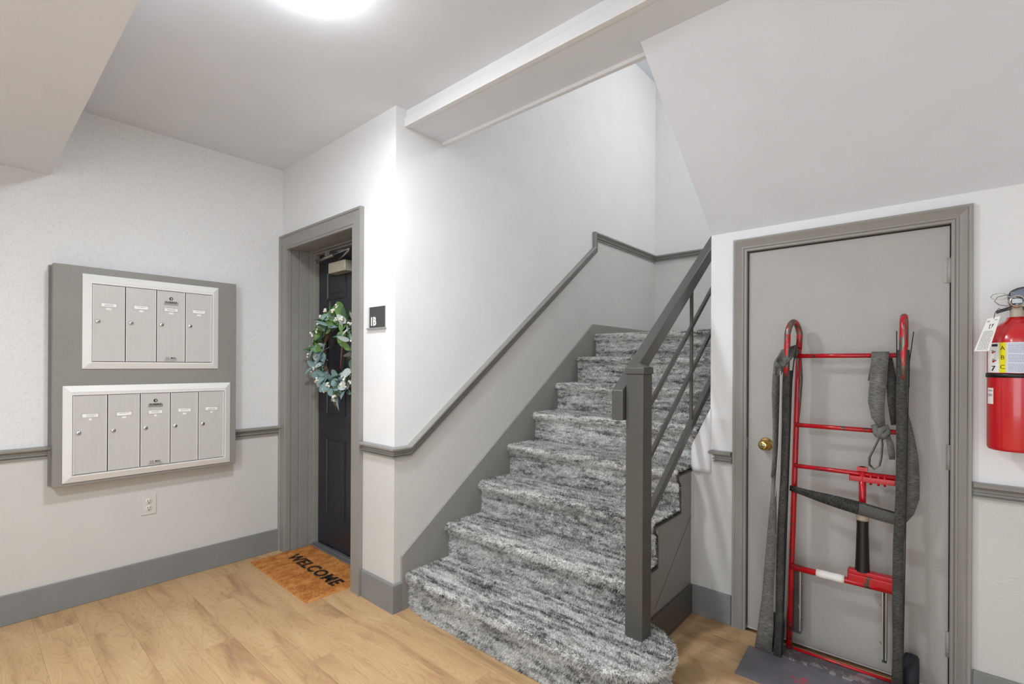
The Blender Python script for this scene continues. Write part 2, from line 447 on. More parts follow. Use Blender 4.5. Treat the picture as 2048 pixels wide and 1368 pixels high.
# ------------------------------------------------------------------ walls and ceilings
b = MB(); b.box(XL - .12, XL, YF - .1, 1.9, 0, LOW, 1); b.box(XL - .12, XL, YF - .1, 1.9, LOW, 2.9, 0)
structure(b.build('wall_left', [LINEN, GREIGE]))
b = MB()   # apartment wall with the entry opening x -3.32..-2.48
OX0, OX1, OZ = -3.325, -2.482, 2.065
for z0, z1, mi in ((0, LOW, 1), (LOW, OZ, 0)):
    b.box(XL, OX0, YB, 1.78, z0, z1, mi); b.box(OX1, XC - .15, YB, 1.78, z0, z1, mi)
b.box(XL, XC - .15, YB, 1.78, OZ, 2.9, 0)
structure(b.build('wall_back', [WHITE, GREIGE]))
structure(MB().box(XL, XC - .15, 1.95, 2.0, 0, 2.6).build('wall_apartment', BLACKM))

RY0, RZ0, RY1, RZ1, RZ2 = 1.590, 0.797, 3.445, 2.205, 2.300  # chair rail line on the stair wall
pl = [(YB, LOW), (RY0, LOW), (RY1, RZ1 + .03), (RY1, RZ2 + .03), (YE + .1, RZ2 + .03)]
b = MB(); b.prism([(YB, 0)] + pl + [(YE + .1, 0)], 'x', XC - .15, XC, 1); b.prism(pl + [(YE + .1, 4.06), (YB, 4.06)], 'x', XC - .15, XC, 0)
structure(b.build('wall_stair', [WHITE, GREIGE]))
b = MB(); b.box(XC, 1.42, YE, YE + .12, 0, RZ2 + .03, 1); b.box(XC, 1.42, YE, YE + .12, RZ2 + .03, 4.06, 0)
structure(b.build('wall_landing', [WHITE, GREIGE]))
DX0, DX1, DZ = -0.702, 0.045, 1.842
b = MB()
b.box(XE, DX0, YW, YW + .10, 0, LOW, 1); b.box(XE, DX0, YW, YW + .10, LOW, DZ, 0); b.box(XS, XE, YW, YW + .10, 0, 0.742, 1)
b.box(DX1, XR, YW, YW + .10, 0, LOW, 1); b.box(DX1, XR, YW, YW + .10, LOW, DZ, 0)
b.box(XE, XR, YW, YW + .10, DZ, 1.945, 0)
structure(b.build('wall_closet', [WHITE, GREIGE]))
structure(MB().box(XE, XE + .08, YW + .1, 3.39, 0, 1.4).build('wall_closet_side', WHITE))
b = MB(); b.box(XR, XR + .12, YF - .1, YE, 0, LOW, 1); b.box(XR, XR + .12, YF - .1, YE, LOW, 4.06, 0)
structure(b.build('wall_right', [WHITE, GREIGE]))
b = MB()
for x0, x1 in ((XL - .1, -0.95), (1.15, XR + .1)):
    b.box(x0, x1, YF - .12, YF, 0, LOW, 1); b.box(x0, x1, YF - .12, YF, LOW, 2.9, 0)
b.box(-0.95, 1.15, YF - .12, YF, 2.18, 2.9, 0)
structure(b.build('wall_front', [WHITE, GREIGE]))
structure(MB().box(XL - .1, XR + .1, YF - .1, 1.70, ZC, 2.90).build('ceiling', CEIL))
structure(MB().box(XL, XR, YF, 0.316, 2.237, ZC).build('ceiling_soffit', CEIL))
structure(MB().box(XC - .15, XR + .1, 1.5, YE + .1, 4.06, 4.16).build('ceiling_upper', CEIL))
structure(MB().box(XC, XR, 1.60, 1.70, 2.90, 4.06).build('wall_upper', WHITE))
# slab-edge beam over the foot of the stair
bm_ = MB().box(XC, XR, 1.556, 1.815, ZB, ZC + .2).build('trim_1', TRIMW); structure(bm_)
bm_['label'] = 'white slab edge beam over the foot of the stairs'
structure(MB().box(XC, XR, 1.560, 1.80, ZB - .003, ZB + .01).build('ceiling_beam_underside', CEIL))
structure(MB().box(XC, XR, 1.541, 1.570, 2.522, 2.570).build('trim_2', TRIMW, bevel=.003))
structure(MB().box(XC, XR, 1.798, 1.822, 2.512, 2.560).build('trim_3', TRIMW, bevel=.003))
# sloping underside of the upper flight
b = MB(); b.prism([(2.531, 1.943), (1.734, 2.527), (1.734, 2.9), (1.83, 2.9), (3.39, 1.70), (3.39, 1.31)], 'x', -0.866, XR)
structure(b.build('ceiling_stair_slope', CEIL))

# baseboards
def baseboard(name, x0, x1, y0, y1, h=.147, m=BASE):
    return structure(MB().box(x0, x1, y0, y1, 0, h).build(name, m, bevel=.003))
baseboard('baseboard_left', XL, XL + .014, YF, YB)
b = MB(); b.sweep([(-2.384, YB, 0), (XC, YB, 0), (XC, 1.532, 0)], [(0, -1, 0), (1, 0, 0)], [(0, 0), (.014, 0), (.014, .143), (.010, .149), (0, .149)])
structure(b.build('baseboard_corner', BASE))
baseboard('baseboard_closet', XS, -0.762, YW - .014, YW, .146)
baseboard('baseboard_right', 0.105, XR, YW - .014, YW, .143)
MBz = MB(); MBz.box(XS, XS + .014, 1.93, YW - .014, 0, .147); structure(MBz.build('baseboard_stair', DARK, bevel=.002))

# chair rails
RP = [(0, 0), (.015, 0), (.015, .006), (.006, .009), (.006, .012), (.017, .015), (.017, .019), (.009, .022), (.010, .030), (.018, .038), (.033, .043), (.034, .051), (.027, .058), (0, .058)]
b = MB(); b.sweep([(-2.384, YB, RZ0), (XC, YB, RZ0), (XC, RY0, RZ0), (XC, RY1, RZ1), (XC, RY1, RZ2), (XC, YE, RZ2), (0.5, YE, RZ2)],
                  [(0, -1, 0), (1, 0, 0), (1, 0, 0), (1, 0, 0), (1, 0, 0), (0, -1, 0)], RP)
structure(b.build('trim_4', TRIM))
b = MB(); b.sweep([(XL, YF, RZ0), (XL, 0.322, RZ0)], [(1, 0, 0)], RP); b.sweep([(XL, 1.163, RZ0), (XL, 1.468, RZ0)], [(1, 0, 0)], RP)
structure(b.build('trim_5', TRIM))
b = MB(); b.sweep([(-0.835, YW + .03, RZ0), (-0.835, YW, RZ0), (-0.762, YW, RZ0)], [(-1, 0, 0), (0, -1, 0)], RP)
# small rail beside the closet casing, with a returned end
structure(b.build('trim_6', TRIM))
b = MB(); b.sweep([(0.104, YW, RZ0 - .006), (XR, YW, RZ0 - .006)], [(0, -1, 0)], RP); structure(b.build('trim_7', TRIM))
# stair skirt board on the left wall
b = MB(); b.prism([(1.530, 0), (1.530, .283), (3.385, 1.612), (YE, 1.612), (YE, 1.40), (3.30, 1.20), (1.9, 0)], 'x', XC, XC + .014)
structure(b.build('trim_8', TRIM, bevel=.002))
structure(MB().box(XC + .014, 0.5, YE - .014, YE, 1.50, 1.612).build('baseboard_landing', TRIM, bevel=.002))

# ------------------------------------------------------------------ staircase
st = thing('staircase', (-1.53, 1.56, 0), 'carpeted staircase in streaked grey carpet rising to a landing', 'staircase')
def step_profile(i):
    y0 = Y1 + RUN * (i - 1); zb = RISE * (i - 1); zt = RISE * i; r = .021; sb = .030
    p = [(y0 + sb, zb)]
    n = 12
    for k in range(1, n): p.append((y0 + sb, zb + (RISE - .05) * k / n))
    p.append((y0 + sb - .004, zt - .048)); p.append((y0 + .006, zt - .040))
    for k in range(0, 9):
        a = math.pi + (-math.pi / 2) * k / 8 - (0.0)
        a = math.pi * (1.15 - 0.65 * k / 8)
        p.append((y0 + r + r * math.cos(a), zt - r + r * math.sin(a)))
    end = y0 + RUN + sb
    m = 22
    for k in range(1, m + 1): p.append((y0 + r + (end - y0 - r) * k / m, zt))
    return p
def jit(v, a=.0022, f=95):
    return Vector(v) + Vector(noise.noise_vector(Vector(v) * f)) * a + Vector(noise.noise_vector(Vector(v) * 300)) * a * .6
for i in range(1, 9):
    if i == 1: continue
    prof = step_profile(i)
    if i == 8: prof = prof[:-1]
    b = MB(); nx = 150 if i < 5 else 90; x0, x1 = XC + .015, XS - .002
    L = [0.0]
    for a, c in zip(prof, prof[1:]): L.append(L[-1] + math.hypot(c[0] - a[0], c[1] - a[1]))
    v0 = i * 0.93; grid = []
    for j in range(nx + 1):
        x = x0 + (x1 - x0) * j / nx
        grid.append([b.bm.verts.new(jit((x, p[0], p[1]))) for p in prof])
    for j in range(nx):
        for k in range(len(prof) - 1):
            ua, ub = x0 + (x1 - x0) * j / nx, x0 + (x1 - x0) * (j + 1) / nx
            f = b.face([grid[j][k], grid[j + 1][k], grid[j + 1][k + 1], grid[j][k + 1]], 0, [(ua, v0 + L[k]), (ub, v0 + L[k]), (ub, v0 + L[k + 1]), (ua, v0 + L[k + 1])])
            f.smooth = True
    # closed right-hand edge of the carpet
    base = [b.bm.verts.new((x1, p[0] + (.012 if k < 14 else 0), p[1] - (.012 if k >= 14 else 0))) for k, p in enumerate(prof)]
    for k in range(len(prof) - 1): b.face([grid[nx][k], base[k], base[k + 1], grid[nx][k + 1]], 0, [(x1, v0 + L[k])] * 4)
    s_ = b.build('step', CARPET, st)
# first step: bullnose on the right, outline swept with the nosing profile
def outline1():
    o = []
    yf = 1.533; x0 = XC + .015; cx, cy, r = -0.935, 1.738, 0.205
    n = 150
    for k in range(n): o.append((x0 + (cx - x0) * k / n, yf + 0.022 * max(0, 1 - k / 30) ** 2, 0, -1))
    for k in range(0, 49):
        a = -math.pi / 2 + math.pi * k / 48
        o.append((cx + r * math.cos(a), cy + r * math.sin(a), math.cos(a), math.sin(a)))
    o.append((XS - .002, cy + r, 0, 1))
    return o
b = MB(); out = outline1(); prof = [(-.024, 0.0)] + [(-.024, (RISE - .05) * k / 12) for k in range(1, 12)] + [(-.020, RISE - .050), (-.006, RISE - .040)]
for k in range(9):
    a = math.pi * (1.15 - 0.65 * k / 8); prof.append((-.020 - .020 * math.cos(a), RISE - .020 + .020 * math.sin(a)))
for k in range(1, 7): prof.append((-.020 - .012 * k, RISE))
L = [0.0]
for a, c in zip(prof, prof[1:]): L.append(L[-1] + math.hypot(c[0] - a[0], c[1] - a[1]))
grid = []
for (x, y, nx_, ny_) in out: grid.append([b.bm.verts.new(jit((x + nx_ * o, y + ny_ * o, z))) for o, z in prof])
s_ = 0
for j in range(len(out) - 1):
    ds = math.hypot(out[j + 1][0] - out[j][0], out[j + 1][1] - out[j][1])
    for k in range(len(prof) - 1):
        curved = out[j][2] != 0 or out[j + 1][2] != 0
        def uvp(jj, kk, ss):
            x, y, a, c = out[jj]; o, z = prof[kk]
            if z > RISE - .001: return (x + a * o, 0.93 + L[-1] + (y + c * o) - 1.634)
            return (XC + ss, 0.93 + L[kk])
        f = b.face([grid[j][k], grid[j + 1][k], grid[j + 1][k + 1], grid[j][k + 1]], 0, [uvp(j, k, s_), uvp(j + 1, k, s_ + ds), uvp(j + 1, k + 1, s_ + ds), uvp(j, k + 1, s_)])
        f.smooth = True
    s_ += ds
# flat tread inside
inner = [g[-1] for g in grid]
extra = [b.bm.verts.new((XS - .002, 1.846, RISE)), b.bm.verts.new((XC + .015, 1.846, RISE))]
f = b.bm.faces.new(inner + extra); f.material_index = 0
for l in f.loops: l[b.uv].uv = (l.vert.co.x, 0.93 + L[-1] + l.vert.co.y - 1.634)
b.build('step', CARPET, st)
# carpet on the landing
b = MB(); v = [b.bm.verts.new(p) for p in ((XC, 3.42, 8 * RISE), (0.5, 3.42, 8 * RISE), (0.5, YE, 8 * RISE), (XC, YE, 8 * RISE))]
b.face(v, 0, [(p.co.x, p.co.y + 9) for p in v]); vv = [b.bm.verts.new(p) for p in ((XC, 3.42, 8 * RISE - .2), (0.5, 3.42, 8 * RISE - .2), (0.5, YE, 8 * RISE - .2), (XC, YE, 8 * RISE - .2))]
b.face(list(reversed(vv)))
structure(b.build('floor_landing', CARPET))
# stringer panel with stepped top following the carpet
top = []
for i in range(2, 9):
    y0 = Y1 + RUN * (i - 1)
    if i == 2: top += [(1.80, RISE - .01), (1.865, 0.345), (1.885, 0.385)] if False else [(y0 + .035, RISE + .0)]
    top += [(y0 + .035, RISE * i - .075), (y0 + .008, RISE * i - .055), (y0 + .008, RISE * i - .028), (y0 + RUN + .035, RISE * i - .028)]
poly = [(1.865, 0)] + top + [(top[-1][0], 0)]
poly = [p for p in poly]
b = MB(); b.prism(poly, 'x', XS - .03, XS, 0); b.build('stringer', STRG, st)
b = MB(); b.tube([(XS + .001, y, z) for y, z in top[1:13]], .0065, 8); b.build('edge_strip', EDGE, st)
b = MB(); b.tube([(XS + .0005, 2.10, .17), (XS + .0005, YW, .50)], .0009, 5); b.build('panel_seam', EDGE, st)

import numpy as np
def carpet_pile(o, density, length=.0075, width=.0030, seed=1):
    """short fibres standing on the carpet backing, one joined part"""
    me = o.data; me.calc_loop_triangles(); rs = np.random.RandomState(seed)
    co = np.empty(len(me.vertices) * 3, np.float32); me.vertices.foreach_get('co', co); co = co.reshape(-1, 3)
    nt = len(me.loop_triangles); tv = np.empty(nt * 3, np.int32); tl = np.empty(nt * 3, np.int32)
    me.loop_triangles.foreach_get('vertices', tv); me.loop_triangles.foreach_get('loops', tl); tv = tv.reshape(-1, 3); tl = tl.reshape(-1, 3)
    uvl = np.empty(len(me.loops) * 2, np.float32); me.uv_layers[0].data.foreach_get('uv', uvl); uvl = uvl.reshape(-1, 2)
    A, B, C_ = co[tv[:, 0]], co[tv[:, 1]], co[tv[:, 2]]
    cr = np.cross(B - A, C_ - A); ar = np.linalg.norm(cr, axis=1) / 2; nn = cr / (2 * ar[:, None] + 1e-12)
    n = int(ar.sum() * density); idx = rs.choice(nt, n, p=ar / ar.sum())
    u = rs.rand(n, 1); v = rs.rand(n, 1); fl_ = (u + v) > 1; u = np.where(fl_, 1 - u, u); v = np.where(fl_, 1 - v, v)
    P0 = A[idx] + (B - A)[idx] * u + (C_ - A)[idx] * v; N0 = nn[idx]
    # flip normals that point into the stair
    flip = (N0[:, 2] - N0[:, 1] < -.2) & (N0[:, 0] < .5); N0[flip] *= -1
    U0 = uvl[tl[idx, 0]] + (uvl[tl[idx, 1]] - uvl[tl[idx, 0]]) * u + (uvl[tl[idx, 2]] - uvl[tl[idx, 0]]) * v
    r = rs.randn(n, 3); side = np.cross(N0, r); side /= np.linalg.norm(side, axis=1)[:, None]
    lean = rs.randn(n, 3) * .35 + np.array([.0, -.25, -.25]); w_ = width * (.6 + .8 * rs.rand(n, 1)) / 2; h = length * (.6 + .7 * rs.rand(n, 1))
    V = np.stack([P0 - side * w_, P0 + side * w_, P0 + (N0 + lean) * h], 1).reshape(-1, 3).astype(np.float32)
    m = bpy.data.meshes.new('carpet_pile'); m.vertices.add(3 * n); m.vertices.foreach_set('co', V.ravel())
    m.loops.add(3 * n); m.loops.foreach_set('vertex_index', np.arange(3 * n, dtype=np.int32))
    m.polygons.add(n); m.polygons.foreach_set('loop_start', np.arange(0, 3 * n, 3, dtype=np.int32))
    m.update(calc_edges=True)
    ul = m.uv_layers.new(name='UVMap'); ul.data.foreach_set('uv', np.repeat(U0, 3, axis=0).astype(np.float32).ravel())
    m.materials.append(CARPET)
    q = bpy.data.objects.new('carpet_pile', m); COL.objects.link(q); q.parent = o; q['kind'] = 'stuff'
    return q
for k, o in enumerate([c for c in st.children if c.name.startswith('step')]):
    zt = max(v.co.z for v in o.data.vertices)
    carpet_pile(o, 130000 if zt < .85 else 80000, seed=k)

# ------------------------------------------------------------------ railing
rl = thing('stair_railing', (-.905, 1.816, RISE), 'charcoal painted metal stair railing with square newel post', 'railing')
b = MB().box(-.943, -.868, 1.777, 1.857, RISE, 1.246); b.build('newel_post', DARK, rl, bevel=.003)
b = MB(); b.box(-.947, -.864, 1.773, 1.861, 1.246, 1.272)
v = [b.bm.verts.new(p) for p in ((-.947, 1.773, 1.272), (-.864, 1.773, 1.272), (-.864, 1.861, 1.272), (-.947, 1.861, 1.272), (-.9055, 1.817, 1.290))]
for k in range(4): b.face([v[k], v[(k + 1) % 4], v[4]])
b.build('post_cap', DARK, rl, bevel=.003)
def slopebar(x0, x1, p, q, h, name):
    sl = (q[1] - p[1]) / (q[0] - p[0]); ya, yb_ = 1.85, 3.3; za = p[1] + sl * (ya - p[0]); zb_ = p[1] + sl * (yb_ - p[0])
    return MB().prism([(ya, za), (yb_, zb_), (yb_, zb_ - h), (ya, za - h)], 'x', x0, x1).build(name, DARK, rl, bevel=.002)
HS = .755
b = MB(); z1 = 1.180 + HS * (3.5 - 1.755)
b.prism([(1.755, 1.180), (3.5, z1), (3.5, z1 - .078), (1.835, 1.180 + HS * .08 - .078), (1.803, 1.06), (1.755, 1.06)], 'x', -.995, -.945); b.build('handrail', DARK, rl, bevel=.003)
slopebar(-.962, -.946, (2.04, 1.138), (2.78, 1.716), .026, 'rail_bar')
slopebar(-.962, -.946, (2.04, .908), (2.78, 1.481), .026, 'rail_bar')
slopebar(-.966, -.940, (2.05, .680), (2.785, 1.215), .045, 'bottom_channel')
MB().box(-.962, -.948, 2.490, 2.508, .97, 1.700).build('picket', DARK, rl, bevel=.0015)
MB().box(-.965, -.940, 1.81, 1.853, 1.09, 1.16).build('rail_bracket', DARK, rl)

# ------------------------------------------------------------------ entry door 1B
d1 = thing('door_1', ((OX0 + OX1) / 2, YB, 0), 'black panelled apartment door in a deep grey frame', 'door'); d1['kind'] = 'structure'
CP = [(0, 0), (.016, 0), (.016, .012), (.020, .016), (.020, .082), (.026, .086), (.026, .098), (0, .098)]
b = MB(); b.sweep([(OX0 + .005, YB, 0), (OX0 + .005, YB, OZ - .005), (OX1 - .005, YB, OZ - .005), (OX1 - .005, YB, 0)], [(0, -1, 0)] * 3, [(a, c - 0.005) for a, c in CP])
for q in b.bm.verts:
    if q.co.x < XL: q.co.x = XL + .0005
b.build('casing', TRIM, d1)
JP = [(0, 0), (.20, 0), (.20, -.012), (0, -.012)]
def ring_frame(y0, y1, t, name, x0=OX0, x1=OX1, z=OZ, m=TRIM, par=d1):
    b = MB(); b.box(x0, x0 + t, y0, y1, 0, z, bev=0); b.box(x1 - t, x1, y0, y1, 0, z); b.box(x0 + t, x1 - t, y0, y1, z - t, z)
    return b.build(name, m, par, bevel=.002)
ring_frame(1.476, 1.505, .012, 'edge_bead'); ring_frame(1.505, 1.78, .003, 'jamb'); ring_frame(1.508, 1.560, .008, 'outer_jamb'); ring_frame(1.565, 1.632, .006, 'inner_jamb'); ring_frame(1.636, 1.700, .012, 'door_frame'); ring_frame(1.664, 1.700, .020, 'door_stop')
dx0, dx1, dy = OX0 + .022, OX1 - .022, 1.700
b = MB(); b.box(dx0, dx1, dy, dy + .04, .025, OZ - .022)
b.build('door_leaf', DOORB, d1, bevel=.002)
def raised(x0, x1, z0, z1, par=d1, m=DOORB, dy=dy):
    b = MB(); b.sweep([(x0, dy, z0), (x0, dy, z1), (x1, dy, z1), (x1, dy, z0), (x0, dy, z0)], [(0, -1, 0)] * 4, [(-.001, 0), (.006, -.003), (.006, -.010), (-.001, -.016)], capends=False, closed=True)
    v0 = [(x0 + .040, -.001), (x0 + .055, -.006)]
    i0, i1 = .034, .050
    A = [b.bm.verts.new((x, dy, z)) for x, z in ((x0 + i0, z0 + i0), (x1 - i0, z0 + i0), (x1 - i0, z1 - i0), (x0 + i0, z1 - i0))]
    B = [b.bm.verts.new((x, dy - .006, z)) for x, z in ((x0 + i1, z0 + i1), (x1 - i1, z0 + i1), (x1 - i1, z1 - i1), (x0 + i1, z1 - i1))]
    for k in range(4): b.face([A[k], A[(k + 1) % 4], B[(k + 1) % 4], B[k]])
    b.face(B); b.build('raised_panel', m, par)
for (xa, xb) in ((-3.195, -2.945), (-2.865, -2.615)):
    raised(xa, xb, .235, .775); raised(xa, xb, .93, 1.62); raised(xa, xb, 1.72, 1.92)
b = MB(); b.box(OX0 + .003, OX1 - .003, 1.640, 1.760, 0, .016); b.box(OX0 + .003, OX1 - .003, 1.662, 1.690, .016, .026); b.build('threshold', mat_plain('grey_aluminium_sill', S(140, 141, 145), .35, .6), d1, bevel=.003)
# closer
b = MB().box(-3.055, -2.845, 1.632, 1.699, 1.880, 1.950); b.build('closer_body', mat_plain('tan_bronze_enamel', S(178, 170, 152), .38, .3), d1, bevel=.004)
b = MB(); b.tube([(-3.19, 1.62, 1.975), (-2.93, 1.60, 1.985)], .010, 10); b.tube([(-2.93, 1.60, 1.985), (-2.74, 1.60, 1.995)], .006, 8)
b.tube([(-2.98, 1.66, 1.925), (-2.98, 1.66, 1.962)], .014, 12); b.tube([(-2.98, 1.66, 1.958), (-2.74, 1.60, 1.985)], .007, 8); b.sphere((-3.195, 1.62, 1.975), .014); b.sphere((-2.74, 1.60, 1.992), .013)
b.box(-3.06, -3.00, 1.61, 1.640, 1.980, 2.020)
b.build('closer_arm', SILVER, d1)

# doormat
mat_ = thing('doormat', (-2.91, 1.445, 0), 'brown coir doormat reading WELCOME in front of the black door', 'doormat')
def mat_xy(u, v):   # slightly turned on the floor
    a = math.radians(-1.2); x, y = (u - .5) * .775, (v - .5) * .402
    return (-2.915 + x * math.cos(a) - y * math.sin(a), 1.445 + x * math.sin(a) + y * math.cos(a))
b = MB(); q = [mat_xy(*p) for p in ((0, 0), (1, 0), (1, 1), (0, 1))]; b.prism(q, 'z', 0.0005, .010); b.build('backing', COIR, mat_)
tm = text_me('WELCOME', .108, .001, 1.10, scale_x=1.10, bold=.0036)
a = math.radians(-1.2)
tm.transform(Matrix.Translation((-2.90, 1.462, 0)) @ Matrix.Rotation(a, 4, 'Z'))
bt = BVHTree.FromPolygons([tuple(v.co) for v in tm.vertices], [tuple(p.vertices) for p in tm.polygons])
tf = tm.copy(); tf.transform(Matrix.Translation((0, 0, .0125))); link('letter_base', tf, COIRD, mat_)
b = MB(); b2 = MB()
for k in range(34000):
    u, v = random.random(), random.random(); x, y = mat_xy(u, v)
    hit = bt.ray_cast(Vector((x, y, .1)), Vector((0, 0, -1)))[0]
    t = b2 if hit else b
    h = random.uniform(.014, .021); an = random.uniform(0, math.pi); w_ = .0011
    lx, ly = random.gauss(.001, .003), random.gauss(-.002, .003)
    A = t.bm.verts.new((x - w_ * math.cos(an), y - w_ * math.sin(an), .008)); B = t.bm.verts.new((x + w_ * math.cos(an), y + w_ * math.sin(an), .008)); C_ = t.bm.verts.new((x + lx, y + ly, h))
    t.face([A, B, C_])
tag(b.build('bristles', COIR, mat_, fix=False), kind='stuff'); tag(b2.build('lettering', COIRD, mat_, fix=False), 'black WELCOME lettering', kind='stuff')

# room sign
sg = thing('room_sign', (-2.255, YB, 1.53), 'small dark plaque reading 1B on the white wall beside the door', 'sign')
MB().box(-2.345, -2.180, YB - .006, YB, 1.474, 1.588).build('sign_holder', mat_plain('pale_grey_plastic', S(205, 205, 205), .4), sg, bevel=.001)
MB().box(-2.322, -2.180, YB - .010, YB - .006, 1.478, 1.588).build('sign_panel', mat_plain('charcoal_plastic', S(70, 69, 68), .5), sg)
MB().box(-2.348, -2.178, YB - .013, YB, 1.468, 1.476).build('sign_ledge', mat_plain('grey_plastic', S(150, 150, 150), .4), sg)
text('lettering', '1B', .062, PAPER, sg, (-2.286, YB - .0104, 1.508), (1, 0, 0), (0, 0, 1), scale_x=.85, bold=.0022)

# ------------------------------------------------------------------ mailboxes
mb = thing('mounting_board', (XL, .743, .65), 'grey painted wooden board on the wall carrying both mailbox banks', 'board')
BX = XL + .088
MB().box(XL, BX, .320, 1.165, .650, 1.780).build('front_panel', BOARD, mb, bevel=.003)
MB().box(XL, XL + .016, .311, .320, .652, 1.778).build('side_batten', BOARD, mb)
def bank(y0, y1, z0, z1, n, plate, label):
    t = thing('mailbox_bank', (BX, (y0 + y1) / 2, z0), label, 'mailboxes', 'mailbox banks on the grey board')
    FW = .036
    b = MB(); iy0, iy1, iz0, iz1 = y0 + FW, y1 - FW, z0 + FW, z1 - FW
    prof = [(0, 0), (0, .0), (.004, 0), (.008, -.002), (.020, -.030), (.020, -FW), (0, -FW)]
    prof = [(0, 0), (.006, 0), (.020, -.030), (.020, -FW), (0, -FW)]
    b.sweep([(BX, y0, z0), (BX, y1, z0), (BX, y1, z1), (BX, y0, z1), (BX, y0, z0)], [(1, 0, 0)] * 4, [(a, -c) for a, c in prof], capends=False, closed=True)
    b.build('frame', ALUF, t)
    MB().box(BX, BX + .002, iy0, iy1, iz0, iz1).build('recess_back', BLACKM, t)
    MB().box(BX + .002, BX + .018, iy0, iy1, iz1 - .012, iz1).build('header_strip', ALUF, t)
    dw = (iy1 - iy0) / n
    for k in range(n):
        a, c = iy0 + dw * k + .0025, iy0 + dw * (k + 1) - .0025
        d = MB().box(BX + .002, BX + .012, a, c, iz0 + .003, iz1 - .014).build('door', ALU, t, bevel=.0015)
        for e0, e1 in ((a, a + .0032), (c - .0032, c)): MB().box(BX + .012, BX + .0150, e0, e1, iz0 + .003, iz1 - .014).build('edge_rib', ALUF, d)
        ym = (a + c) / 2; zs = iz1 - .120 if n == 4 else iz1 - .120
        zl = iz1 - .207
        b = MB(); b.lathe([(0, .006), (.0085, .006), (.0105, .0035), (.0105, 0)], (BX + .012, a + .022, zl), 'x', 20); b.box(BX + .018, BX + .0185, a + .0205, a + .0235, zl - .006, zl + .004, 0); b.build('lock', CHROME, d)
        MB().box(BX + .0182, BX + .0188, a + .021, a + .023, zl - .005, zl + .003).build('keyhole', BLACK, d)
        b = MB(); zz = zs; b.box(BX + .012, BX + .0135, ym - .036, ym + .036, zz + .011, zz + .013); b.box(BX + .012, BX + .0135, ym - .036, ym + .036, zz - .012, zz - .010); b.box(BX + .012, BX + .0135, ym - .037, ym - .035, zz - .012, zz + .013); b.box(BX + .012, BX + .0135, ym + .035, ym + .037, zz - .012, zz + .013)
        b.build('name_slot', ALU, d)
        tilt = random.uniform(-.002, .002)
        b = MB(); b.prism([(ym - .031, zz - .008 + tilt), (ym + .031, zz - .008), (ym + .031, zz + .008), (ym - .031, zz + .009 + tilt)], 'x', BX + .012, BX + .0128); b.build('name_card', PAPER, d)
        b = MB()
        for q in range(random.choice((1, 2))):
            zq = zz + .003 - q * .006; yy = ym - random.uniform(.012, .022)
            while yy < ym + .018:
                wq = random.uniform(.002, .006); b.box(BX + .0128, BX + .0131, yy, yy + wq, zq - .0008, zq + .0010); yy += wq + .0016
        b.build('scribble', INK, d)
        w2 = random.choice((.009, .011, .006)); b = MB(); b.box(BX + .012, BX + .0127, ym - w2, ym + w2, zz - .024, zz - .015); b.build('number_sticker', PAPER, d)
        if k == 2:
            MB().box(BX + .012, BX + .0136, ym - .034, ym + .034, zz + .027, zz + .047).build('maker_plate', mat_plain('grey_maker_plate', S(158, 156, 150), .4, .3), d)
            text('maker_lettering', 'FLORENCE', .015, BLACK, d, (BX + .0139, ym, zz + .042), (0, 1, 0), (0, 0, 1), bold=.0004, scale_x=.75)
            for q in (-.030, .030):
                b = MB(); b.lathe([(0, .002), (.003, .0015), (.0035, 0)], (BX + .0136, ym + q, zz + .037), 'x', 10); b.build('rivet', CHROME, d)
            b = MB(); b.lathe([(.0062, 0), (.0062, .0012), (.0095, .0012), (.0095, 0)], (BX + .012, ym, zz + .064), 'x', 20); b.box(BX + .012, BX + .0132, ym - .005, ym - .0025, zz + .056, zz + .070); b.box(BX + .012, BX + .0132, ym - .004, ym + .003, zz + .063, zz + .065); b.build('emblem', BLACK, d)
            zp = iz0 + .016
            MB().box(BX + .012, BX + .0136, ym - .036, ym + .036, zp - .011, zp + .015).build('mail_plate', mat_plain('pale_grey_plate', S(200, 198, 192), .4, .2), d)
            text('mail_lettering', 'U.S. MAIL', .0155, BLACK, d, (BX + .0138, ym, zp + .008), (0, 1, 0), (0, 0, 1), bold=.0002, scale_x=.82)
            b = MB()
            for q in (-.001, -.006):
                yy = ym - .030
                while yy < ym + .028:
                    wq = random.uniform(.002, .006); b.box(BX + .0136, BX + .0139, yy, yy + wq, zp + q - .0012, zp + q + .001); yy += wq + .0013
            b.build('fine_print', INK, d)
    return t
bank(.431, 1.061, 1.249, 1.742, 4, 2, 'aluminium bank of four mailboxes, upper one on the grey board')
bank(.357, 1.130, .668, 1.162, 5, 2, 'aluminium bank of five mailboxes, lower one on the grey board')

# outlet
ou = thing('wall_outlet', (XL, .736, .41), 'painted duplex power outlet under the mailboxes', 'outlet')
MB().box(XL, XL + .006, .700, .771, .410, .522).build('cover_plate', mat_plain('painted_plate', S(208, 206, 200), .4), ou, bevel=.002)
for zc in (.486, .446):
    b = MB(); b.lathe([(0, .008), (.0155, .008), (.017, .006), (.017, .004)], (XL, .7355, zc), 'x', 24); r_ = b.build('receptacle', mat_plain('receptacle_plastic', S(214, 212, 206), .35), ou)
    b = MB(); b.box(XL + .008, XL + .0085, .7285, .7310, zc, zc + .009); b.box(XL + .008, XL + .0085, .7400, .7425, zc, zc + .009); b.box(XL + .008, XL + .0085, .733, .738, zc - .010, zc - .005); b.build('slots', BLACK, r_)

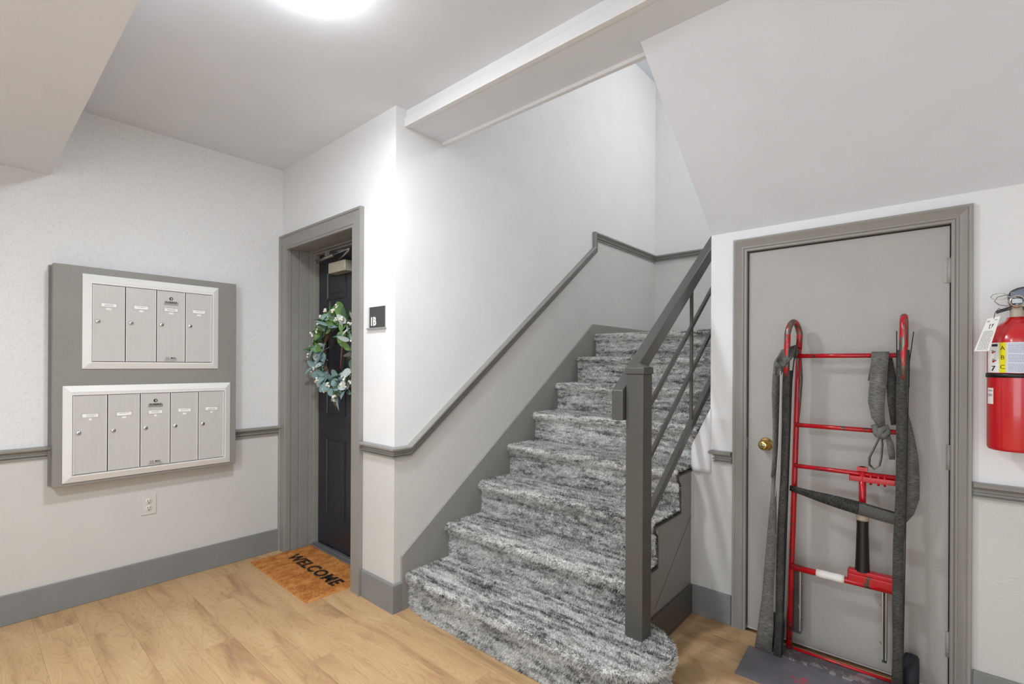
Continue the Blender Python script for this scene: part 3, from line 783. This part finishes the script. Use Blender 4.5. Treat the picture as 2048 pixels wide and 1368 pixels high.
# ------------------------------------------------------------------ wreath
wr = thing('wreath', (-2.93, 1.66, 1.354), 'eucalyptus wreath with white berries hanging on the black door', 'wreath')
WC = Vector((-2.925, 1.655, 1.352)); WRr = .225
b = MB(); b.tube([WC + Vector((WRr * math.cos(a), random.uniform(-.006, .006), WRr * math.sin(a))) for a in [2 * math.pi * k / 40 for k in range(40)]], .010, 8, closed=True)
for q in range(3):
    ph = random.random() * 6
    b.tube([WC + Vector(((WRr + .012 * math.sin(5 * a + ph)) * math.cos(a), .012 * math.cos(6 * a + ph), (WRr + .012 * math.sin(5 * a + ph)) * math.sin(a))) for a in [2 * math.pi * k / 60 for k in range(60)]], .004, 6, closed=True)
b.build('grapevine_ring', TWIG, wr)
def leaf_mesh(kind):
    # leaf along +x, normal +z, base at origin
    L_, W_, cup = {'round': (.060, .052, .10), 'oval': (.075, .042, .12), 'long': (.10, .024, .15), 'broad': (.080, .058, .22)}[kind]
    b = MB(); n = 8; rows = []
    for i in range(n + 1):
        t = i / n; wd = W_ / 2 * math.sin(math.pi * min(1, t ** .8)) ** (.55 if kind in ('round',) else .8) if 0 < t < 1 else 0.0
        zc = .25 * L_ * (t ** 2) * (.5 if kind != 'long' else 1.2) * -1
        rows.append([b.bm.verts.new((t * L_, s * wd, zc + abs(s) * wd * cup * 2)) for s in (-1, -.5, 0, .5, 1)])
    for A, B in zip(rows, rows[1:]):
        for k in range(4):
            f = b.face([A[k], A[k + 1], B[k + 1], B[k]])
            if f: f.smooth = True
    b.tube([(-.018, 0, 0), (0.01, 0, -.001)], .0013, 5)
    bmesh.ops.remove_doubles(b.bm, verts=b.bm.verts, dist=1e-5)
    me = bpy.data.meshes.new('leaf'); b.bm.to_mesh(me); b.bm.free(); return me
LM = {}
for kd in ('round', 'oval', 'long', 'broad'):
    for nm, m in (('b', LEAFB), ('p', LEAFP), ('g', LEAFG), ('d', LEAFD)):
        me = leaf_mesh(kd); me.materials.append(m); LM[kd, nm] = me
def add_leaf(kd, nm, pos, direction, normal, sc):
    o = bpy.data.objects.new('leaf', LM[kd, nm]); COL.objects.link(o); o.parent = wr; o.matrix_parent_inverse = Matrix.Translation(-wr.location)
    x = Vector(direction).normalized(); z = Vector(normal); z = (z - x * z.dot(x)).normalized(); y = z.cross(x)
    m = Matrix((x, y, z)).transposed().to_4x4(); m.translation = pos
    o.matrix_basis = m @ Matrix.Scale(sc, 4)
rng = random.Random(11)
for k in range(215):
    a = 2 * math.pi * (k + rng.random()) / 215
    rad = WRr + rng.gauss(0, .028); P = WC + Vector((rad * math.cos(a), rng.uniform(-.05, .0), rad * math.sin(a)))
    radial = Vector((math.cos(a), 0, math.sin(a))); tang = Vector((-math.sin(a), 0, math.cos(a)))
    d = radial * rng.uniform(-.5, 1.1) + tang * rng.uniform(-1, 1) + Vector((0, -rng.uniform(.1, .7), 0))
    nrm = Vector((rng.uniform(-.5, .5), -1, rng.uniform(-.4, .6)))
    upper = math.sin(a) > .05; right = math.cos(a) > .5
    if upper: kd, nm = rng.choice([('broad', 'g'), ('broad', 'd'), ('broad', 'g'), ('oval', 'g'), ('long', 'b'), ('oval', 'b'), ('long', 'd'), ('oval', 'p')])
    elif right: kd, nm = rng.choice([('round', 'p'), ('round', 'p'), ('round', 'p'), ('oval', 'p'), ('round', 'b'), ('broad', 'd')])
    else: kd, nm = rng.choice([('round', 'b'), ('round', 'b'), ('round', 'b'), ('oval', 'b'), ('round', 'p'), ('broad', 'd'), ('long', 'b')])
    add_leaf(kd, nm, P, d, nrm, rng.uniform(.8, 1.22))
for k, (px_, pz_, dx_, dz_, nm) in enumerate(((-.26, .02, -.6, .1, 'd'), (-.20, .12, -1, .3, 'g'), (.02, -.25, .1, -1, 'b'), (-.06, -.24, .5, -1, 'd'))):
    add_leaf('long', nm, WC + Vector((px_, -.03, pz_)), Vector((dx_, -.3, dz_)), Vector((0, -1, .2)), 1.2)
for k in range(34):
    a = 2 * math.pi * (k + rng.random()) / 34; rad = WRr + rng.uniform(-.02, .085)
    P = WC + Vector((rad * math.cos(a), rng.uniform(-.075, -.045), rad * math.sin(a)))
    b = MB(); base_ = WC + Vector((WRr * math.cos(a), -.01, WRr * math.sin(a)))
    b.tube([base_, (base_ + P) / 2 + Vector((0, -.01, .005)), P], .0014, 5)
    for q in range(rng.randint(3, 5)): b.sphere(P + Vector((rng.gauss(0, .007), rng.gauss(0, .005), rng.gauss(0, .007))), rng.uniform(.006, .009), 1, 8)
    b.build('berry_sprig', [TWIG, BERRY], wr)
b = MB(); b.tube([WC + Vector((-.02, -.02, -.20)), WC + Vector((.0, -.03, -.30)), WC + Vector((-.005, -.03, -.345))], [.003, .004, .007], 8); b.tube([WC + Vector((.09, -.02, .14)), WC + Vector((.06, -.03, .02)), WC + Vector((.03, -.02, -.10))], [.003, .004, .005], 8)
b.build('cinnamon_twig', mat_plain('copper_brown_twig', S(150, 96, 70), .6), wr)

# ------------------------------------------------------------------ closet door
d2 = thing('door_2', ((DX0 + DX1) / 2, YW, 0), 'flat grey painted closet door in a moulded frame', 'door'); d2['kind'] = 'structure'
CP2 = [(0, 0), (.008, 0), (.010, .003), (.010, .010), (.007, .012), (.012, .016), (.012, .021), (.009, .024), (.012, .030), (.018, .040), (.022, .046), (.018, .050), (.020, .054), (.020, .060), (.012, .062), (0, .062)]
b = MB(); b.sweep([(DX0 + .006, YW, 0), (DX0 + .006, YW, DZ - .006), (DX1 - .006, YW, DZ - .006), (DX1 - .006, YW, 0)], [(0, -1, 0)] * 3, CP2)
b.build('casing', mat_paint('warm_grey_gloss_casing', S(150, 147, 141), .36, 60, .3, .0012, .05), d2)
ring_frame(YW, YW + .095, .006, 'jamb', DX0, DX1, DZ, TRIM, d2)
MB().box(DX0 + .010, DX1 - .009, 2.545, 2.585, .016, DZ - .011).build('door_leaf', DOORG, d2, bevel=.0015)
MB().box(DX0 + .006, DX1 - .006, 2.56, 2.64, 0, .012).build('threshold', PAPER, d2)
for zc in (1.655, .205, .93):
    b = MB(); b.tube([(DX1 - .010, 2.537, zc - .048), (DX1 - .010, 2.537, zc + .048)], .0065, 12); b.box(DX1 - .028, DX1 - .010, 2.542, 2.5455, zc - .045, zc + .045)
    for q in (-.028, -.009, .010, .029): b.tube([(DX1 - .010, 2.537, zc + q - .001), (DX1 - .010, 2.537, zc + q + .001)], .0072, 12)
    b.build('hinge', DOORG, d2)
b = MB(); b.lathe([(0, -.058), (.013, -.0575), (.022, -.052), (.0255, -.040), (.024, -.030), (.012, -.020), (.010, -.010), (.026, -.008), (.030, -.003), (.031, 0)], (-.612, 2.545, .909), 'y', 32)
kn = b.build('knob', BRASS, d2)
b = MB(); b.lathe([(0, -.0605), (.0075, -.0600), (.008, -.057)], (-.612, 2.545, .909), 'y', 20); b.build('key_cylinder', CHROME, kn)
MB().box(-.6130, -.6110, 2.4840, 2.4850, .9035, .9130).build('keyhole', BLACK, kn)
b = MB(); b.box(DX0 + .006, DX0 + .0085, 2.532, 2.546, .880, .935); b.build('latch_plate', SILVER, d2)

# ------------------------------------------------------------------ white sheet on the wall end
sh = MB(); rows = []
N = 16
for i in range(N + 1):
    t = i / N; z = .740 + (1.06 - .740) * t
    xl = XS + .002 + (0 if z < .865 else (z - .865) / (1.06 - .865) * .094)
    row = []
    for k in range(9):
        s = k / 8; x = xl + (XE + .004 - xl) * s
        y = YW - .004 - .020 * math.sin(math.pi * s) * max(0, 1 - t * .9) - .006 * math.sin(9 * s + 3 * t) * (1 - t)
        if abs(z - .865) < .015: y += .004
        row.append((x, y, z))
    rows.append(row)
vr = [[sh.bm.verts.new(p) for p in r] for r in rows]; vb = [[sh.bm.verts.new((p[0], p[1] + .002, p[2])) for p in r] for r in rows]
for G in (vr, vb):
    for A, B in zip(G, G[1:]):
        for k in range(8): sh.face([A[k], A[k + 1], B[k + 1], B[k]]).smooth = True
for k in range(8): sh.face([vr[0][k], vr[0][k + 1], vb[0][k + 1], vb[0][k]])
for i in range(N): sh.face([vr[i][0], vr[i + 1][0], vb[i + 1][0], vb[i][0]]); sh.face([vr[i][8], vr[i + 1][8], vb[i + 1][8], vb[i][8]])
tag(sh.build('plastic_sheet', SHEET), 'white sheet draped over the wall end beside the stair railing', 'sheet')

# ------------------------------------------------------------------ hand truck
ht = thing('hand_truck', (-.30, 2.36, 0), 'red appliance hand truck leaning on the grey closet door', 'hand truck')
def yf(z): return 2.340 + .046 * z          # front plane of the leaning frame
def yb(z): return 2.425 + .036 * z          # rear rails
def xl(z): return -.515 + .018 * z
def xr(z): return -.112 + .010 * z
# rear rails with a hooked top that comes forward and down into the front channel
def rail(xf, dx, dx2):
    pts = [(xf(z) + dx, yb(z), z) for z in (.03, .4, .8, 1.2, 1.36)]
    x, y0, z0 = pts[-1]; zt = 1.425
    c = (yf(zt) + yb(zt)) / 2 + .006; r = (yb(zt) - yf(zt)) / 2 + .010
    for k in range(0, 13):
        a = math.pi * k / 12
        pts.append((x + dx2 * (k / 12), c + r * math.cos(a), zt + r * 1.15 * math.sin(a)))
    return pts
pR = rail(xr, 0.0, 0); pL = rail(xl, .026, -.030)
for P_, nm in ((pL, 0), (pR, 1)):
    n5 = 5
    b = MB(); b.tube(P_[:n5], .0115, 14); b.build('rear_rail', RED, ht)
    tail = P_[-1]; xoff = -.004 if nm == 0 else 0
    pts = P_[n5 - 1:] + [(tail[0] + xoff * .3, tail[1] - .002, 1.36), (tail[0] + xoff * .7, yf(1.30), 1.30), (tail[0] + xoff, yf(1.22), 1.235)]
    b = MB(); b.tube(pts, .0125, 16); b.build('handle', REDH, ht)
# front channels (charcoal strips)
for xf, top in ((xl, 1.262), (xr, 1.345)):
    b = MB(); zs = [.012, .2, .4, .6, .8, 1.0, 1.15, top]; hw = .0145 if xf is xl else .0165
    b.ribbon([(xf(z) + (0.003 * math.sin(z * 9)), yf(z), z) for z in zs], hw * 2, .022, (1, 0, 0)); b.build('front_strip', RUBBER, ht)
    b = MB(); b.ribbon([(xf(z) + hw + .001, yf(z) + .001, z) for z in zs], .024, .003, (0, 1, 0)); b.build('strip_edge', BLACKM, ht)
for s, dz in ((-1, 1.42), (1, 1.415)):   # pointed channel ends beside the right handle
    b = MB(); b.ribbon([(xr(1.28) + s * .018, yf(1.28), 1.20), (xr(1.3) + s * .019, yf(1.3), 1.30), (xr(1.3) + s * .019 + (.012 if s > 0 else -.001), yf(1.42), dz)], [.014, .012, .004], .003, (0, 1, 0)); b.build('channel_tip', BLACKM, ht)
b = MB(); b.ribbon([(xl(1.2) + .016, yf(1.2), 1.20), (xl(1.3) + .022, yf(1.3), 1.30), (xl(1.3) + .036, yf(1.42), 1.40)], [.014, .012, .004], .003, (0, 1, 0)); b.build('channel_tip', BLACKM, ht)
# cross bars
def bar(z, r=.0095, m=RED, name='crossbar', x0=None, x1=None, dy=0):
    y = yb(z) - .018 + dy; x0 = xl(z) + .026 if x0 is None else x0; x1 = xr(z) if x1 is None else x1
    b = MB(); b.tube([(x0, y, z), ((x0 + x1) / 2, y, z), (x1, y, z)], r, 12); return b.build(name, m, ht)
for z in (1.326, 1.022, .843): bar(z)
bar(.400, .013); bar(.052, .006)
b = MB(); b.tube([(x, yb(.4) - .018, .400) for x in (-.385, -.36, -.33, -.30, -.285)], [.0165, .0175, .0165, .018, .0165], 12); b.build('tape_wrap', TAPE, ht)
yj = yb(.85) - .020
MB().box(-.272, -.122, yj - .012, yj + .012, .812, .834).build('jack_bracket', RED, ht, bevel=.002)
b = MB(); b.tube([(-.2275, yj, .60), (-.2275, yj, .872)], .0125, 14); b.box(-.245, -.210, yj - .014, yj + .014, .856, .872); b.build('jack_post', RED, ht)
b = MB()
for x in (-.20, -.155, -.175): b.tube([(x, yj - .006, .804), (x, yj - .006, .848)], .0045, 8)
b.build('bracket_bolt', RED, ht)
b = MB(); b.lathe([(.0255, .448), (.0235, .50), (.0205, .62), (.0205, .655)], (-.2265, yj, 0), 'z', 24); b.build('jack_sleeve', BLACK, ht)
b = MB(); b.lathe([(0, .655), (.0215, .655), (.0225, .665), (.0225, .690), (.018, .700), (0, .700)], (-.2265, yj, 0), 'z', 24); b.build('jack_collar', CREAM, ht)
b = MB(); b.box(-.275, -.115, yj - .02, yj + .016, .428, .452); b.box(-.275, -.115, yj - .026, yj - .012, .400, .436); b.build('lower_channel', RED, ht, bevel=.005)
# toe plate with turned-up lip
b = MB(); b.prism([(2.345, .030), (2.338, .033), (2.270, .020), (2.140, .005), (2.140, .000), (2.270, .008), (2.352, .016)], 'x', -.630, .060); b.build('toe_plate', PLATE, ht)
b = MB(); b.box(-.57, -.05, 2.34, 2.43, .018, .040); b.build('axle_beam', STEEL, ht)
# wheels
for x in (-.072, -.548):
    b = MB(); b.lathe([(.03, -.022), (.066, -.024), (.076, -.018), (.079, 0), (.076, .018), (.066, .024), (.03, .022)], (x, 2.452, .080), 'x', 36); o = b.build('wheel', TIRE, ht)
    b = MB(); b.lathe([(0, -.020), (.03, -.020), (.034, -.012), (.034, .012), (.03, .020), (0, .020)], (x, 2.452, .080), 'x', 20); b.build('hub', SILVER, o)
# stair-climbing skids
for (x0, x1, zt, zb_, yy) in ((-.484, -.447, .395, .098, 2.47), (-.163, -.147, .400, .095, 2.46)):
    r = (x1 - x0) / 2
    b = MB(); pts = [(yy - .022, zb_ + .02), (yy - .012, zb_), (yy + .012, zb_), (yy + .022, zb_ + .02), (yy + .022, zt - .02), (yy + .012, zt), (yy - .012, zt), (yy - .022, zt - .02)]
    b.prism(pts, 'x', x0, x1); o = b.build('stair_skid', STEEL, ht, bevel=.003)
    b = MB()
    for z in (.17, .32): b.sphere(((x1 + .002) if x0 < -.3 else x0 - .002, yy - .004, z), .005)
    b.build('skid_bolt', SILVER, o)
    w3 = (x1 - x0) / 4
    for xa in (x0 + .001, x1 - .004):
        MB().box(xa, xa + .003, yy - .0245, yy - .020, zb_ + .018, zt - .018).build('skid_edge', CHROME, o)
    MB().box(x0 + w3, x1 - w3, yy - .026, yy - .018, zb_ + .012, zt - .012).build('skid_belt', RUBBER, o, bevel=.002)
# belt across the frame
b = MB(); zb0 = .742
b.ribbon([(xl(.74) + .018, yf(.74) + .035, .748), (-.42, yf(.74) + .012, .742), (-.36, yf(.74), .735), (-.30, yf(.74) - .004, .727), (-.24, yf(.74) - .004, .718), (-.18, yf(.74) - .002, .708), (xr(.7) - .012, yf(.74) + .002, .698)], [.022, .030, .040, .048, .052, .050, .048], .006, (0, 0, 1))
b.build('belt', mat_webbing('black_belt_webbing', S(88, 88, 84), S(24, 24, 23)), ht)
b = MB()
for k in range(46):
    x = -.232 + .0024 * k; z = .7165 - (x + .24) * .165
    b.ribbon([(x, yf(.74) - .010, z - .023), (x + .003, yf(.74) - .010, z + .022)], .0010, .0012, (1, 0, 0))
b.build('belt_ribs', mat_plain('worn_belt_rib', S(128, 126, 118), .8), ht)

# straps lying over the hand truck
sL = thing('webbing_strap', (-.545, 2.33, 0), 'long grey webbing strap hanging down the left side of the hand truck', 'strap', 'loose webbing straps')
b = MB()
pp = [(-.470, 2.475, .98), (-.462, 2.480, 1.10), (-.455, 2.480, 1.22), (-.462, 2.462, 1.32), (-.478, 2.425, 1.352), (-.495, 2.395, 1.335), (-.518, 2.355, 1.285), (-.526, 2.345, 1.23), (-.527, 2.343, 1.16), (-.526, 2.341, 1.02), (-.528, 2.340, .88), (-.532, 2.342, .80)]
wd = [(0, 1, 0)] * 3 + [(.3, 1, 0), (.6, .8, .2), (.7, .7, .3), (.5, .8, .3), (.3, 1, .1), (.4, 1, 0), (.25, 1, 0), (.3, 1, 0), (.4, 1, 0)]
b.ribbon(pp, [.030, .042, .045, .045, .05, .055, .058, .055, .05, .045, .04, .04], .003, [Vector(q) for q in wd]); b.build('upper_length', WEB, sL)
b = MB(); pp = [(-.532, 2.342, .82), (-.532, 2.335, .70), (-.534, 2.332, .62), (-.538, 2.328, .50), (-.545, 2.325, .38), (-.550, 2.322, .28), (-.556, 2.318, .15), (-.566, 2.315, .045)]
b.ribbon(pp, [.020, .026, .032, .040, .042, .044, .060, .066], .003, [Vector(q) for q in ((.6, 1, 0), (.8, .8, 0), (1, .5, 0), (1, .4, 0), (1, .4, 0), (1, .3, 0), (1, .2, 0), (1, .2, 0))]); b.build('lower_length', WEB, sL)
b = MB(); b.ribbon([(-.507, 2.334, 1.26), (-.505, 2.326, 1.10), (-.509, 2.322, .95), (-.516, 2.322, .83), (-.522, 2.320, .72)], .0035, .002, (1, 0, 0)); b.build('folded_edge', mat_plain('pale_strap_edge', S(176, 172, 164), .8), sL)

sR = thing('webbing_strap', (-.17, 2.40, .85), 'grey webbing strap knotted on the cross bars near the right handle', 'strap', 'loose webbing straps')
b = MB(); yy = yb(1.3) - .018
b.ribbon([(-.190, yy + .016, 1.22), (-.178, yy + .014, 1.30), (-.172, yy + .008, 1.337), (-.172, yy - .006, 1.340), (-.173, yy - .016, 1.318), (-.178, yy - .018, 1.22), (-.184, yy - .018, 1.14), (-.178, yy - .02, 1.08), (-.164, yy - .02, 1.035)], [.05, .052, .056, .056, .056, .056, .054, .044, .022], .003, (1, 0, 0)); b.build('hanging_length', WEB, sR)
b = MB(); b.ribbon([(-.150, yy - .004, 1.32), (-.136, yy - .004, 1.22), (-.134, yy - .006, 1.14), (-.128, yy - .006, 1.05)], [.03, .035, .03, .02], .003, (1, .3, 0)); b.build('rear_length', RUBBER, sR)
b = MB()
b.tube([(-.190, yy - .016, 1.045), (-.180, yy - .028, 1.015), (-.160, yy - .032, 1.005), (-.146, yy - .024, 1.020), (-.150, yy - .020, 1.040), (-.168, yy - .034, 1.028), (-.176, yy - .036, .998)], [.012, .014, .015, .013, .012, .013, .012], 8)
b.build('knot', WEB, sR)
b = MB(); b.ribbon([(-.168, yy - .03, 1.01), (-.185, yy - .032, .965), (-.204, yy - .032, .915), (-.205, yy - .030, .885), (-.188, yy - .028, .868), (-.172, yy - .028, .885), (-.166, yy - .030, .92), (-.163, yy - .032, .97), (-.166, yy - .03, 1.005)], [.014, .018, .020, .020, .018, .018, .018, .016, .014], .004, (.2, 1, 0)); b.build('loop_end', WEB, sR)
b = MB(); b.ribbon([(-.150, yy - .026, 1.02), (-.138, yy - .028, .975), (-.134, yy - .026, .94), (-.132, yy - .024, .915)], [.014, .022, .022, .018], .003, (1, .2, 0)); b.build('short_tail', WEB, sR)
b = MB(); b.ribbon([(-.100, 2.455, 1.12), (-.093, 2.465, 1.06), (-.088, 2.470, .99), (-.082, 2.470, .91), (-.080, 2.470, .84), (-.080, 2.470, .77), (-.090, 2.465, .71), (-.105, 2.46, .67)], [.020, .034, .05, .060, .062, .062, .05, .03], .004, [Vector((1, .2, 0))] * 6 + [Vector((1, .2, .5)), Vector((1, .2, .8))])
tag(b.build('webbing_strap', WEB), 'dark grey webbing strap hanging behind the right rail of the hand truck', 'strap', 'loose webbing straps')

# ------------------------------------------------------------------ fire extinguisher
EX, EY, ER = .208, 2.432, .0745
fe = thing('fire_extinguisher', (EX, EY, .99), 'red fire extinguisher with ABC label mounted beside the closet door', 'extinguisher')
b = MB(); b.lathe([(0, .990), (ER - .012, .990), (ER - .003, .993), (ER, 1.002), (ER, 1.372), (ER - .004, 1.392), (ER - .014, 1.415), (ER - .030, 1.432), (.030, 1.441), (.024, 1.455), (0, 1.455)], (EX, EY, 0), 'z', 64)
b.build('cylinder', REDX, fe)
b = MB(); b.lathe([(.0175, 1.440), (.0175, 1.488), (.012, 1.492), (0, 1.492)], (EX, EY, 0), 'z', 24); b.build('neck', CREAM, fe)
b = MB(); b.lathe([(.012, 1.488), (.014, 1.500), (.013, 1.520), (.0, 1.520)], (EX, EY, 0), 'z', 20); b.box(EX - .016, EX + .016, EY - .016, EY + .016, 1.500, 1.522, bev=.003); b.build('valve', SILVER, fe)
b = MB(); b.lathe([(0, 0), (.020, -.003), (.022, -.010), (.022, -.020), (.016, -.022)], (EX - .002, EY - .012, 1.508), 'y', 24); b.build('gauge', CHROME, fe)
b = MB(); b.prism([(EX - .024, 1.516), (EX - .018, 1.546), (EX, 1.556), (EX + .06, 1.566), (EX + .08, 1.560), (EX + .026, 1.520)], 'y', EY - .018, EY + .018); b.build('lever', mat_plain('gunmetal', S(88, 88, 96), .3, .8), fe, bevel=.006)
b = MB(); b.prism([(EX - .05, 1.470), (EX - .012, 1.484), (EX + .07, 1.470), (EX + .07, 1.480), (EX - .012, 1.496), (EX - .052, 1.480)], 'y', EY - .012, EY + .012); b.build('carry_handle', BLACK, fe, bevel=.002)
def loop(c, rx, rz, ry=0.0, n=28, a0=0, a1=2 * math.pi): return [(c[0] + rx * math.cos(a0 + (a1 - a0) * k / n), c[1] + ry * math.sin(a0 + (a1 - a0) * k / n), c[2] + rz * math.sin(a0 + (a1 - a0) * k / n)) for k in range(n)]
b = MB(); b.tube(loop((EX - .045, EY - .03, 1.528), .021, .012, .008), .0014, 6, closed=True); b.tube([(EX - .026, EY - .03, 1.526), (EX, EY - .022, 1.520), (EX + .02, EY - .02, 1.518)], .0016, 6); b.build('pin_ring', CHROME, fe)
b = MB(); b.tube([(EX - .018, EY - .03, 1.534), (EX - .05, EY - .036, 1.526), (EX - .058, EY - .036, 1.512), (EX - .046, EY - .034, 1.498), (EX - .028, EY - .03, 1.494), (EX - .006, EY - .026, 1.500)], .0010, 6); b.build('seal_wire', BLACK, fe)
def patch(a0, a1, z0, z1, r, m, name, nseg=16, mi=0):
    b = MB(); b.lathe([(r, z0), (r, z1)], (EX, EY, 0), 'z', nseg, 0, a0, a1); return b.build(name, m, fe, fix=False)
A0 = math.radians(270)
patch(math.radians(196), math.radians(345), 1.262, 1.366, ER + .0006, LABEL, 'label', 32)
patch(math.radians(196), math.radians(231), 1.262, 1.366, ER + .0009, PAPER, 'pictogram_panel', 12)
patch(math.radians(232), math.radians(245.5), 1.262, 1.366, ER + .0010, YELLOW, 'class_stripe', 8)
def curved_text(s, size, deg, z, m, name, **kw):
    me = text_me(s, size, extrude=.0001, **kw)
    for v in me.vertices:
        a = math.radians(deg) + v.co.x / ER; r = ER + .0013 + v.co.z
        v.co = Vector((EX + r * math.cos(a), EY + r * math.sin(a), z + v.co.y))
    return link(name, me, m, fe)
for ch, z in (('A', 1.346), ('B', 1.314), ('C', 1.281)): curved_text(ch, .020, 238.7, z, BLACK, 'class_letter')
b = MB(); rr = random.Random(4)
for k in range(24):
    z = 1.3595 - k * .0040
    if k in (8, 16): continue
    a = 250
    while a < 340:
        da = rr.uniform(1.2, 5)
        b.lathe([(ER + .0011, z - .0006), (ER + .0011, z + .0006)], (EX, EY, 0), 'z', 2, 0, math.radians(a), math.radians(a + da)); a += da + 1.0
b.build('fine_print', mat_plain('blue_grey_ink', S(128, 132, 150), .7), fe, fix=False)
b = MB()
for z, a, r_ in ((1.333, 214, .007), (1.302, 216, .008)):
    b.lathe([(ER + .0014, z - r_ * .6), (ER + .0014, z + r_ * .3)], (EX, EY, 0), 'z', 3, 1, math.radians(a - 2), math.radians(a + 4)); b.lathe([(ER + .0013, z), (ER + .0013, z + .003)], (EX, EY, 0), 'z', 3, 0, math.radians(a), math.radians(a + 9)); b.lathe([(ER + .0013, z + .005), (ER + .0013, z + .007)], (EX, EY, 0), 'z', 3, 0, math.radians(a - 3), math.radians(a + 5))
b.lathe([(ER + .0013, 1.353), (ER + .0013, 1.361)], (EX, EY, 0), 'z', 4, 0, math.radians(212), math.radians(228))
for k in range(5): b.lathe([(ER + .0013, 1.268 + .0034 * k), (ER + .0013, 1.268 + .0034 * k + .0034)], (EX, EY, 0), 'z', 2, 0, math.radians(212 + k * 1.6), math.radians(216 + k * 1.6))
b.lathe([(ER + .0013, 1.283), (ER + .0013, 1.2855)], (EX, EY, 0), 'z', 4, 0, math.radians(212), math.radians(223))
b.build('pictogram', [BLACK, REDX], fe, fix=False)
b = MB(); b.lathe([(ER + .0005, 1.245), (ER + .003, 1.245), (ER + .003, 1.260), (ER + .0005, 1.260)], (EX, EY, 0), 'z', 64); b.build('bracket_band', BLACK, fe)
b = MB(); b.box(EX - .02, EX + .02, EY + ER - .002, YW, 1.03, 1.44); b.build('wall_bracket', BLACK, fe)
patch(math.radians(196), math.radians(217), 1.152, 1.208, ER + .0008, PAPER, 'inspection_sticker', 8)
b = MB()
for z in (1.200, 1.197, 1.186, 1.183, 1.180): b.lathe([(ER + .0012, z - .0007), (ER + .0012, z + .0007)], (EX, EY, 0), 'z', 4, 0, math.radians(199), math.radians(214))
b.build('sticker_print', INK, fe, fix=False)
tg = thing('hang_tag', (.13, 2.345, 1.40), 'white inspection tag hanging by wire from the fire extinguisher', 'tag')
q = [Vector(p) for p in ((.130, 2.350, 1.448), (.162, 2.350, 1.456), (.134, 2.340, 1.336), (.096, 2.340, 1.336))]
b = MB(); A = [b.bm.verts.new(p) for p in q]; B = [b.bm.verts.new(p + Vector((0, .0006, 0))) for p in q]; b.face(A); b.face(list(reversed(B)))
for k in range(4): b.face([A[k], B[k], B[(k + 1) % 4], A[(k + 1) % 4]])
b.build('card', PAPER, tg)
def tp(u, v): # u across, v down
    l = q[0].lerp(q[3], v); r = q[1].lerp(q[2], v); return l.lerp(r, u) + Vector((0, -.0004, 0))
b = MB()
def quad(u0, u1, v0, v1): b.face([b.bm.verts.new(tp(*p)) for p in ((u0, v0), (u1, v0), (u1, v1), (u0, v1))])
for k in range(24):
    v = .42 + k * .023; u = .14
    while u < .84:
        du = rr.uniform(.05, .2); quad(u, min(.88, u + du), v, v + .007); u += du + .04
quad(.2, .75, .40, .407); quad(.1, .3, .08, .095); quad(.1, .3, .11, .12); quad(.65, .85, .08, .095)
b.face([b.bm.verts.new(tp(*p)) for p in ((.38, .2), (.5, .19), (.44, .26), (.52, .34), (.42, .32))]); b.face([b.bm.verts.new(tp(*p)) for p in ((.58, .2), (.72, .2), (.6, .33))])
b.build('print', INK, tg, fix=False)
b = MB(); b.tube([(.146, 2.349, 1.448), (.150, 2.36, 1.470), (.160, 2.38, 1.484), (.172, 2.40, 1.480), (.185, 2.41, 1.485)], .001, 6); b.build('wire', BLACK, tg)

# ------------------------------------------------------------------ ceiling lamp
cl = thing('ceiling_lamp', (-1.612, .786, ZC), 'round frosted dome lamp glowing on the ceiling above the entry', 'ceiling lamp')
b = MB(); b.lathe([(.124, 0), (.124, -.012), (.110, -.012), (.110, 0)], (-1.612, .786, ZC), 'z', 48); b.build('base_ring', WHITEP, cl)
b = MB(); b.lathe([(.128, -.006), (.134, -.012), (.130, -.024), (.112, -.040), (.085, -.052), (.05, -.059), (0, -.062)], (-1.612, .786, ZC), 'z', 48); b.build('glass_dome', GLOW, cl)
